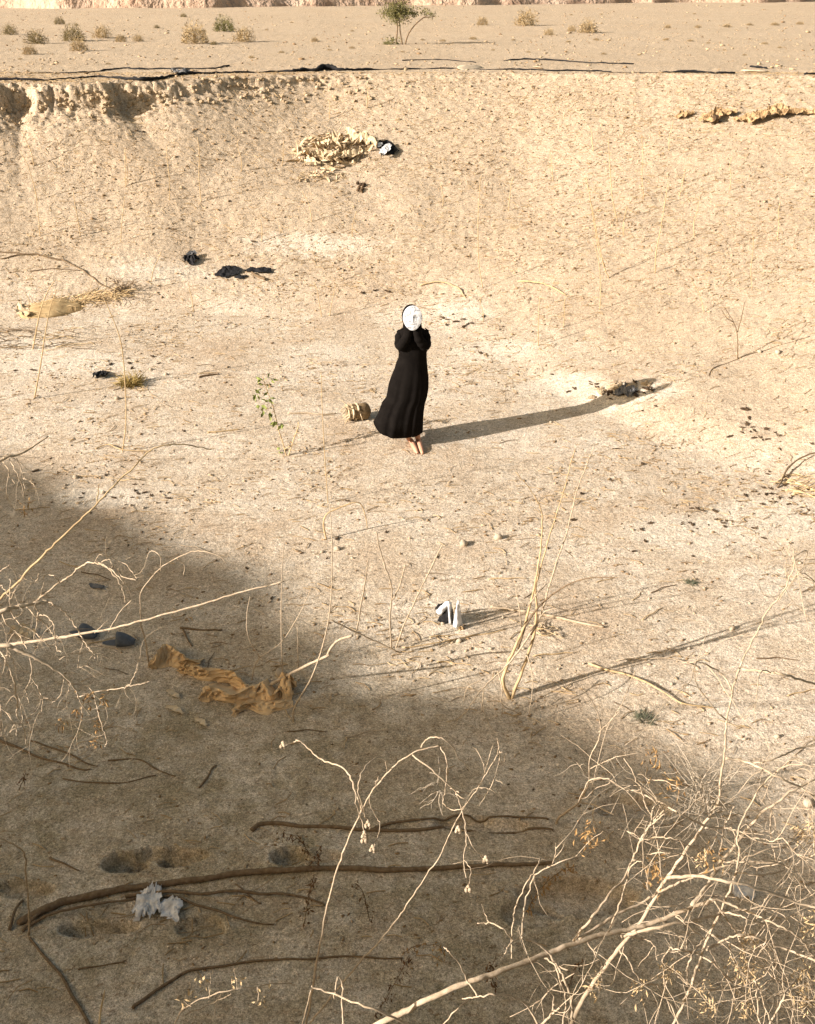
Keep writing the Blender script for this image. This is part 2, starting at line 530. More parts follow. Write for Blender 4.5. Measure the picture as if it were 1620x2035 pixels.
# ------------------------------------------------------------------ more materials
M = {}
M['twig'] = simple("bleached_twig", (0.54, 0.44, 0.315), scale=45, c2=(0.31, 0.235, 0.15), bump=0.5, bscale=180, bdist=0.003)
M['twig_grey'] = simple("grey_twig", (0.50, 0.425, 0.32), scale=60, c2=(0.34, 0.275, 0.195), bump=0.4, bscale=180)
M['bark'] = simple("brown_bark", (0.23, 0.165, 0.10), scale=40, c2=(0.11, 0.075, 0.042), bump=0.8, bscale=110, bdist=0.006)
M['stalk'] = simple("dry_stalk", (0.58, 0.44, 0.25), scale=25, c2=(0.36, 0.25, 0.13), bump=0.2)
M['dry_leaf'] = simple("dry_leaf", (0.45, 0.29, 0.12), scale=40, c2=(0.22, 0.12, 0.05), bump=0.3)
M['dark_leaf'] = simple("dark_dry_leaf", (0.17, 0.095, 0.045), scale=40, c2=(0.09, 0.05, 0.028), bump=0.3)
M['straw'] = simple("straw", (0.66, 0.52, 0.31), scale=20, c2=(0.42, 0.29, 0.14), bump=0.2)
M['chip'] = simple("dark_chip", (0.12, 0.078, 0.042), scale=2.5, c2=(0.035, 0.024, 0.016), bump=0.5)
M['clod'] = simple("earth_clod", (0.46, 0.36, 0.235), scale=25, c2=(0.30, 0.225, 0.14), bump=0.6)
M['stone'] = simple("pale_stone", (0.52, 0.44, 0.33), scale=12, c2=(0.36, 0.29, 0.20), bump=0.4)
M['black_plastic'] = simple("black_plastic", (0.022, 0.022, 0.024), scale=30, c2=(0.012, 0.012, 0.012), rough=0.8, bump=0.4, spec=0.12)
M['grey_plastic'] = simple("dusty_plastic", (0.16, 0.16, 0.16), scale=30, c2=(0.07, 0.07, 0.07), rough=0.6, bump=0.4)
M['white_plastic'] = simple("white_plastic", (0.74, 0.75, 0.74), scale=14, c2=(0.50, 0.50, 0.50), rough=0.45, bump=0.2, spec=0.4)
M['bag'] = simple("grimy_white_bag", (0.70, 0.69, 0.67), scale=22, c2=(0.40, 0.39, 0.37), rough=0.5, bump=0.3, spec=0.4)
M['burlap'] = simple("tan_sacking", (0.66, 0.49, 0.285), scale=7, c2=(0.44, 0.30, 0.155), bump=0.6, bscale=160, bdist=0.003)
M['husk'] = simple("pale_husk", (0.64, 0.53, 0.36), scale=14, c2=(0.40, 0.29, 0.165), bump=0.3)
M['sack'] = simple("weathered_sack", (0.52, 0.39, 0.21), scale=12, c2=(0.34, 0.23, 0.11), bump=0.6, bscale=60)
M['basket'] = simple("old_basket", (0.26, 0.185, 0.10), scale=14, c2=(0.12, 0.08, 0.042), bump=0.8, bscale=90, bdist=0.008)
M['black_cloth'] = simple("black_cloth", (0.010, 0.0085, 0.0075), scale=12, c2=(0.006, 0.005, 0.0045), rough=1.0, bump=0.25, spec=0.03)
M['skin'] = simple("skin", (0.55, 0.31, 0.20), scale=14, c2=(0.46, 0.24, 0.15), rough=0.6, bump=0.1, spec=0.3)
M['hair'] = simple("dark_hair", (0.02, 0.014, 0.01), scale=40, rough=0.6, bump=0.3)
M['rubber'] = simple("grey_blue_slipper", (0.115, 0.13, 0.15), scale=30, c2=(0.07, 0.08, 0.095), rough=0.7, bump=0.2)
M['sole'] = simple("pale_sole", (0.50, 0.45, 0.38), scale=30, bump=0.2)
M['shrub'] = simple("desert_shrub", (0.27, 0.215, 0.105), scale=9, c2=(0.13, 0.105, 0.05), bump=0)
M['shrub_green'] = simple("green_shrub", (0.20, 0.185, 0.07), scale=9, c2=(0.10, 0.10, 0.04), bump=0)
M['shrub_pale'] = simple("pale_shrub", (0.40, 0.31, 0.175), scale=9, c2=(0.25, 0.18, 0.09), bump=0)
M['green_leaf'] = simple("green_leaf", (0.30, 0.33, 0.10), scale=20, c2=(0.15, 0.18, 0.05), bump=0.1)
M['grey_weed'] = simple("grey_green_weed", (0.16, 0.17, 0.11), scale=20, c2=(0.08, 0.09, 0.06), bump=0)
M['tuft'] = simple("yellow_tuft", (0.44, 0.33, 0.12), scale=20, c2=(0.24, 0.17, 0.06), bump=0)

def mask_material():
    m, nt, b = new_mat("painted_mask")
    tc = node(nt, 'ShaderNodeTexCoord'); v = tc.outputs['Object']
    n1 = noise(nt, v, 34, 5, 0.7)
    vo = node(nt, 'ShaderNodeTexVoronoi', feature='DISTANCE_TO_EDGE'); vo.inputs['Scale'].default_value = 26
    nt.links.new(v, vo.inputs['Vector'])
    smudge = ramp(nt, n1, [(0.46, 1.0), (0.60, 0.38)])
    crack = ramp(nt, vo.outputs['Distance'], [(0.0, 0.72), (0.05, 1.0)])
    col = mix(nt, 1.0, (0.70, 0.72, 0.73), smudge, 'MULTIPLY')
    col = mix(nt, ramp(nt, noise(nt, v, 15, 2), [(0.5, 0), (0.6, 1)]), col, mix(nt, 1.0, col, crack, 'MULTIPLY'))
    nt.links.new(col, b.inputs['Base Color']); b.inputs['Roughness'].default_value = 0.5
    return m
M['mask'] = mask_material()

# ------------------------------------------------------------------ branch helpers
def px_path(pts, Y0, Y1, wob=0.06):
    n = len(pts)
    P = []
    L = [0]
    for a, b in zip(pts[:-1], pts[1:]):
        L.append(L[-1] + math.hypot(b[0] - a[0], b[1] - a[1]))
    ph = random.uniform(0, 6.28)
    for (p, l) in zip(pts, L):
        t = l / max(L[-1], 1e-6)
        P.append(at(p[0], p[1], Y0 + (Y1 - Y0) * t + wob * math.sin(ph + t * 5) * min(1, t * 3)))
    return np.array(P)
def radii(P, r0, r1, k=0.12, pw=1.0):
    n = len(P)
    d = np.array([depth(p) for p in P])
    t = np.linspace(0, 1, n)
    r = np.maximum(.62, 0.80 * (r1 + (r0 - r1) * (1 - t) ** pw)) * d / F
    return r * (1 + k * (rng.random(n) - 0.5))
ALLP = []
def branch(parent, pts, r0, r1, Y0, Y1, mat='twig', name='branch', wob=0.06, sides=7):
    P = crom(px_path(pts, Y0, Y1, wob), 5)
    P[1:-1] += rng.normal(0, 0.0016, P[1:-1].shape)
    mb = MB(); mb.tube(P, radii(P, r0, r1, .22, pw=1.5 if name == 'stem' else 1.0), sides, .07)
    o = mb.build(name, M[mat], parent)
    ALLP.append(P)
    return o
def ground_branch(pts, r0, r1, mat, lift=0.5, arch=0.0):
    """branch lying on the ground (points are where it lies)"""
    H = np.array([hit(*p) for p in pts])
    P = crom(H, 14 if r0 > 3 else 8)
    n = len(P)
    r = radii(P, r0, r1, .05) * (1 + .30 * np.array([float(N1(q[0] * 9, q[1] * 9)) for q in P]))
    P[1:-1, 0] += np.array([.018 * float(N2(q[0] * 5, q[1] * 5)) for q in P[1:-1]]); P[1:-1, 1] += np.array([.03 * float(N3(q[0] * 6, q[1] * 6)) for q in P[1:-1]])
    for i in range(n):
        P[i, 2] = hz(P[i, 0], P[i, 1]) + r[i] * lift + arch * math.sin(math.pi * i / (n - 1))
    P[:, 2] += 0.004 * np.convolve(rng.normal(0, 1, n + 4), np.ones(5) / 5, 'valid')
    return P, r
def lying(name, label, cat, pts, r0, r1, mat='bark', lift=0.6, arch=0.0, group=None, subs=()):
    P, r = ground_branch(pts, r0, r1, mat, lift, arch)
    if not subs:
        mb = MB(); mb.tube(P, r, 9, .10)
        o = mb.build(name, M[mat], None, origin=P[0])
        return tag(o, label, cat, group)
    t = thing(name, label, cat, P[0], group)
    mb = MB(); mb.tube(P, r, 10, .07); mb.build('stem', M[mat], t)
    for (sp, a, b, ar) in subs:
        P2, r2 = ground_branch(sp, a, b, mat, lift, ar)
        mb = MB(); mb.tube(P2, r2, 7, .12); mb.build('branch', M[mat], t)
    return t
def curly(start, dirv, length, r, steps=9, droop=0.5, curl=0.5):
    p = np.array(start, float); d = np.array(dirv, float); d /= np.linalg.norm(d) + 1e-9
    out = [p.copy()]; st = length / steps
    bias = rng.normal(0, curl, 3)
    for i in range(steps):
        d = d + bias * 0.25 + rng.normal(0, 0.16, 3) + np.array([0, 0, -droop * 0.16])
        d /= np.linalg.norm(d)
        p = p + d * st
        out.append(p.copy())
    return np.array(out), np.linspace(r, r * 0.45, steps + 1)
def twigs_on(parent, paths, n, length=(0.1, 0.35), r=0.0016, mat='twig_grey', droop=0.5, name='twigs', sub=0.6, t0=0.35, curl=0.5):
    mb = MB()
    ends = []
    for _ in range(n):
        P = paths[int(rng.integers(len(paths)))]
        i = int(rng.integers(int(len(P) * t0), len(P) - 1)) if len(P) > 4 else 0
        tg = P[min(i + 1, len(P) - 1)] - P[max(i - 1, 0)]
        tg = tg / (np.linalg.norm(tg) + 1e-9)
        d = tg * 0.7 + rng.normal(0, 0.75, 3)
        L = rng.uniform(*length)
        Q, rr = curly(P[i], d, L, r * rng.uniform(0.8, 1.5), 9, droop, curl)
        mb.tube(Q, rr, 4)
        ends.append(Q[-1])
        if rng.random() < sub:
            for _k in range(int(rng.integers(1, 4))):
                j = int(rng.integers(3, 8))
                Q2, r2 = curly(Q[j], (Q[j] - Q[j - 1]) / np.linalg.norm(Q[j] - Q[j - 1]) + rng.normal(0, 0.7, 3), L * rng.uniform(.25, .6), rr[j] * .8, 6, droop, curl)
                mb.tube(Q2, r2, 4); ends.append(Q2[-1])
    o = mb.build(name, M[mat], parent)
    o['kind'] = 'stuff'
    return ends
def leaf(mb, p, d, L, W):
    d = np.array(d, float); d /= np.linalg.norm(d) + 1e-9
    s = np.cross(d, rng.normal(0, 1, 3)); s /= np.linalg.norm(s) + 1e-9
    n = np.cross(d, s)
    c = p + d * L * 0.5 + n * L * rng.uniform(-.2, .2)
    e = p + d * L
    mb.add([p, c + s * W * .5, e, c - s * W * .5, c + n * W * 0.25], [(0, 1, 4), (1, 2, 4), (2, 3, 4), (3, 0, 4)])
def leaf_cluster(parent, centres, n, spread, L, W, mat='dry_leaf', name='dried_leaves', hang=0.6):
    mb = MB()
    for c in centres:
        for _ in range(n):
            p = np.array(c) + rng.normal(0, spread, 3) * np.array([1, 1, 1.3])
            leaf(mb, p, rng.normal(0, 0.7, 3) + np.array([0, 0, -hang]), L * rng.uniform(.6, 1.3), W * rng.uniform(.6, 1.3))
    return mb.build(name, M[mat], parent, smooth=False)

# ------------------------------------------------------------------ the person in black
def build_person():
    YP = 10.27
    def bp(px, py, dy=0.0):
        return at(px, py, YP + dy)
    gx = bp(824, 884)[0]
    org = np.array([gx, YP, hz(gx, YP)])
    t = thing("person", "barefoot person in long black dress and head covering, hands raised to a white mask", "person", org)
    # body: one skinned figure
    verts = []; rad = []; edges = []
    def v(p, r):
        verts.append(tuple(np.array(p) - org)); rad.append(r); return len(verts) - 1
    def chain(i, lst):
        for p, r in lst:
            j = v(p, r); edges.append((i, j)); i = j
        return i
    pel = v(bp(813, 748, 0.03), 0.125)
    ch = chain(pel, [(bp(816, 722, .02), .105), (bp(819, 690, .02), .118), (bp(820, 668, .03), .105)])
    nk = chain(ch, [(bp(820, 655, .03), .048), (bp(820, 645, .02), .05), (bp(820, 634, .01), .088), (bp(819, 622, .015), .088), (bp(819, 614, .02), .06)])
    for sx, el, wr, pal in ((-1, (795, 688, -.08), (809, 670, -.14), (813, 662, -.145)), (1, (846, 687, -.08), (832, 670, -.14), (828, 662, -.145))):
        sh = chain(ch, [(bp(820 + sx * 21, 664, .02), .045)])
        e = chain(sh, [(bp(820 + sx * 25, 676, -.03), .040), (bp(*el), .036), (bp((el[0] + wr[0]) / 2, (el[1] + wr[1]) / 2, -.13), .034), (bp(*wr), .026)])
        pm = chain(e, [(bp(*pal), .03)])
        for k in range(4):
            fx = pal[0] + sx * (2.2 - 2.0 * k)
            L = (8.5, 10.5, 11, 8)[k] * 0.85
            chain(pm, [(bp(fx, pal[1] - 4, -.142), .0095), (bp(fx - sx * .6, pal[1] - 4 - L * .55, -.138), .0085), (bp(fx - sx * 1.0, pal[1] - 4 - L, -.130), .007)])
        chain(pm, [(bp(pal[0] - sx * 4, pal[1] - 1, -.15), .0105), (bp(pal[0] - sx * 5, pal[1] - 5, -.145), .009)])
    for hip, kn, an, heel, ball, toe in (((804, 756, .03), (806, 818, -.02), (812.5, 873, -.01), (817.5, 884.5, .00), (824.5, 894, None), (829.5, 900.5, None)),
                                         ((824, 756, .03), (826, 818, -.02), (830.5, 872, .0), (832, 884.5, .01), (836.5, 895, None), (839.5, 901.5, None))):
        h = chain(pel, [(bp(*hip), .088)])
        a = chain(h, [(bp((hip[0] + kn[0]) / 2, 787, 0), .073), (bp(*kn), .054), (bp((kn[0] + an[0]) / 2 - 1, 842, .015), .05), (bp(*an), .031)])
        def g(q, up):
            p = hit(q[0], q[1]); p = p.copy(); p[2] += up; return p
        hp = bp(*heel); hp[2] = hz(hp[0], hp[1]) + .028
        k = chain(a, [(hp, .03)])
        b = chain(k, [(g(ball, .022), .031), (g(toe, .013), .02)])
        for q in (-1.6, 0, 1.6):
            chain(b, [(g((toe[0] + q, toe[1] + 1.6), .008), .0095)])
    me = bpy.data.meshes.new("body")
    me.from_pydata(verts, edges, [])
    o = bpy.data.objects.new("body_src", me); COL.objects.link(o)
    mod = o.modifiers.new("skin", 'SKIN'); mod.use_smooth_shade = True
    for i, r in enumerate(rad):
        me.skin_vertices[0].data[i].radius = (r, r)
    me.skin_vertices[0].data[0].use_root = True
    ss = o.modifiers.new("sub", 'SUBSURF'); ss.levels = 2; ss.render_levels = 2
    dg = bpy.context.evaluated_depsgraph_get()
    me2 = bpy.data.meshes.new_from_object(o.evaluated_get(dg))
    bpy.data.objects.remove(o)
    bm = bmesh.new(); bm.from_mesh(me2)
    # face: nose, brow, eyes, mouth and ears under the mask
    def ell(c, s):
        r = bmesh.ops.create_icosphere(bm, subdivisions=2, radius=1)
        for q in r['verts']:
            q.co = Vector((q.co.x * s[0], q.co.y * s[1], q.co.z * s[2])) + Vector(tuple(np.array(c) - org))
    ell(bp(820, 634, -.085), (.012, .02, .022)); ell(bp(815, 630, -.075), (.013, .01, .008)); ell(bp(825, 630, -.075), (.013, .01, .008))
    ell(bp(820, 641, -.078), (.022, .01, .008)); ell(bp(803.5, 632, .01), (.01, .018, .028)); ell(bp(836, 632, .01), (.01, .018, .028))
    bm.to_mesh(me2); bm.free()
    me2.name = "body"; me2.materials.clear(); me2.materials.append(M['skin'])
    me2.polygons.foreach_set('use_smooth', [True] * len(me2.polygons))
    body = bpy.data.objects.new("body", me2); COL.objects.link(body); body.parent = t
    # dress: rings from shoulder to hem, blown to the left
    rows = [(651, 808, 830, .05), (655, 796, 843, .09), (661, 791, 849, .105), (672, 788, 853, .11), (685, 788.5, 853, .115), (700, 793, 847.5, .11),
            (710, 792.6, 847.5, .11), (722, 788, 848.3, .115), (733, 784.5, 849.3, .12), (747, 778.5, 851, .13), (760, 774, 851.3, .135), (772, 771.5, 851, .14),
            (789, 768.5, 848, .145), (800, 760, 844.5, .15), (815, 754.5, 842, .16), (826, 750, 841, .165), (850, 742.5, 839.8, .17)]
    hem_x = [735, 743, 748, 756, 766, 785, 800, 820, 836, 845]
    hem_y = [848, 850, 857, 864, 868.5, 870.5, 871, 870.5, 869.5, 869]
    nt_ = 96
    vs = []; fs = []
    ph = [0.3, 1.9, 4.0]
    for ri, (py, xl, xr, hd) in enumerate(rows):
        w = sm(700, 850, py)
        for k in range(nt_):
            th = 2 * math.pi * k / nt_
            fold = 0.045 * math.sin(7 * th + ph[0] + ri * .12) + 0.035 * math.sin(12 * th + ph[1] - ri * .2) + .02 * math.sin(19 * th + ph[2])
            q = 1 + fold * w * 1.5 * (0.35 + 0.65 * abs(math.sin(th)))
            cx = (xl + xr) / 2; hw = (xr - xl) / 2
            x = cx + hw * math.cos(th)
            yy = py
            if ri == len(rows) - 1:
                yy = float(np.interp(x, hem_x, hem_y)) - 12
            dy = -hd * math.sin(th) * q
            vs.append(bp(x, yy, dy * 0.9) if ri == 0 else bp(x, yy, 0) + np.array([0, dy, 0]))
    # keep the rows between 819 and hem following the lifted hem on the left
    n = len(rows)
    for i in range(n - 1):
        for k in range(nt_):
            k2 = (k + 1) % nt_
            fs.append((i * nt_ + k, (i + 1) * nt_ + k, (i + 1) * nt_ + k2, i * nt_ + k2))
    mb = MB(); mb.add(vs, fs)
    # sleeves, cuffs pulled over the heels of the hands
    for sx in (-1, 1):
        sh = bp(820.5 + sx * 21, 661, .02); el = bp(820.5 + sx * 25.5, 687, -.08); wr = bp(820 + sx * 12, 671, -.15); cu = bp(820 + sx * 6.5, 653.5, -.15)
        mid = bp(820.5 + sx * 25, 671, -.03)
        P = crom(np.array([sh, mid, el, (el + wr) / 2 + np.array([0, -.01, -.012]), wr, cu]), 5)
        r = np.interp(np.linspace(0, 1, len(P)), [0, .2, .42, .6, .8, 1], [.055, .057, .056, .054, .05, .045])
        r = r * (1 + .07 * np.sin(np.arange(len(P)) * 1.7))
        mb.tube(P, r, 14, rough=0.03)
    dress = mb.build("dress", M['black_cloth'], t)
    so = dress.modifiers.new("thick", 'SOLIDIFY'); so.thickness = 0.004
    # a loose tag of cloth lifted by the wind at the shoulder
    mb = MB(); P = crom(np.array([bp(845, 652, 0), bp(850, 655.5, -.01), bp(856, 657.5, -.01)]), 4); mb.tube(P, np.linspace(.016, .004, len(P)), 6, flat_=.4)
    mb.build("shoulder_wrap", M['black_cloth'], t)
    # head covering: hood, and its drape round the neck
    mb = MB(); vs_, f_ = ICO[3]
    c = bp(817.0, 628, .03)
    hv = []
    for p in vs_:
        q = np.array([p[0] * .098, p[1] * .115, p[2] * .125])
        if p[1] < -0.35:
            q[1] = -0.042 - 0.012 * abs(p[1])
        hv.append(c + q)
    mb.add(hv, f_)
    rows2 = [(640, 803, 836, .09), (645, 801, 837.5, .095), (649, 800.5, 838, .10), (653, 801, 839, .105), (657, 797, 843, .11), (661, 795, 846, .115)]
    vs = []; fs = []
    for ri, (py, xl, xr, hd) in enumerate(rows2):
        for k in range(40):
            th = 2 * math.pi * k / 40
            vs.append(bp((xl + xr) / 2 + (xr - xl) / 2 * math.cos(th) * (1 + .02 * math.sin(9 * th + ri)), py, 0) + np.array([0, .02 - hd * math.sin(th), 0]))
    for i in range(len(rows2) - 1):
        for k in range(40):
            k2 = (k + 1) % 40
            fs.append((i * 40 + k, (i + 1) * 40 + k, (i + 1) * 40 + k2, i * 40 + k2))
    mb.add(vs, fs)
    mb.build("headscarf", M['black_cloth'], t)
    # the mask held before the face
    nu, nv = 33, 41
    cm = bp(820.2, 631.3, -.205)
    tl = R(14)
    nrm = np.array([0, -math.cos(tl), math.sin(tl)]); upv = np.array([0, math.sin(tl), math.cos(tl)]); rt = np.array([1.0, 0, 0])
    vs = []; fs = []
    def g2(u, vv, cu, cv, su, sv):
        return math.exp(-((u - cu) / su) ** 2 - ((vv - cv) / sv) ** 2)
    for layer in (0, 1):
        for i in range(nv):
            rr = i / (nv - 1)
            for k in range(nu - 1):
                th = 2 * math.pi * k / (nu - 1)
                u = rr * math.cos(th); w_ = rr * math.sin(th)
                hwid = 0.1 * (1 - 0.13 * max(0, -w_) ** 1.6 + 0.0 * w_)
                hh = 0.123 if w_ > 0 else 0.131
                d = .016 * (1 - rr ** 2.4)
                d += .009 * g2(u, w_, 0, -.12, .13, .30) - .006 * (g2(u, w_, -.38, .1, .2, .12) + g2(u, w_, .38, .1, .2, .12)) + .007 * g2(u, w_, 0, -.48, .26, .06) - .005 * g2(u, w_, 0, -.56, .2, .04) + .006 * g2(u, w_, 0, .26, .6, .09)
                vs.append(cm + rt * u * hwid + upv * w_ * hh + nrm * (d - layer * 0.004))
    m_ = nu - 1
    for layer in (0, 1):
        o_ = layer * nv * m_
        for i in range(nv - 1):
            for k in range(m_):
                k2 = (k + 1) % m_
                f = (o_ + i * m_ + k, o_ + (i + 1) * m_ + k, o_ + (i + 1) * m_ + k2, o_ + i * m_ + k2)
                fs.append(f if layer == 0 else f[::-1])
    e0 = (nv - 1) * m_; e1 = nv * m_ + e0
    for k in range(m_):
        k2 = (k + 1) % m_
        fs.append((e0 + k, e1 + k, e1 + k2, e0 + k2))
    mb = MB(); mb.add(vs, fs)
    tag(mb.build("mask", M['mask'], None, origin=cm), "smooth white oval mask with grey smudges held over the person's face", "mask")
build_person()

# ------------------------------------------------------------------ near shrubs (standing on the near bank, tops in the sun)
def root_pt(pts, Y0, down=260):
    """continue a stem below the frame until it meets the near bank"""
    (x1, y1), (x0, y0) = pts[0], pts[1]
    dx, dy = x1 - x0, y1 - y0
    L = math.hypot(dx, dy)
    out = []
    x, y = x1, y1
    for k in range(1, 30):
        x += dx / L * 45; y += dy / L * 45
        p = at(x, y, Y0)
        out.append((x, y))
        if p[2] < hz(p[0], p[1]) - 0.03:
            break
    return out[::-1] + list(pts)

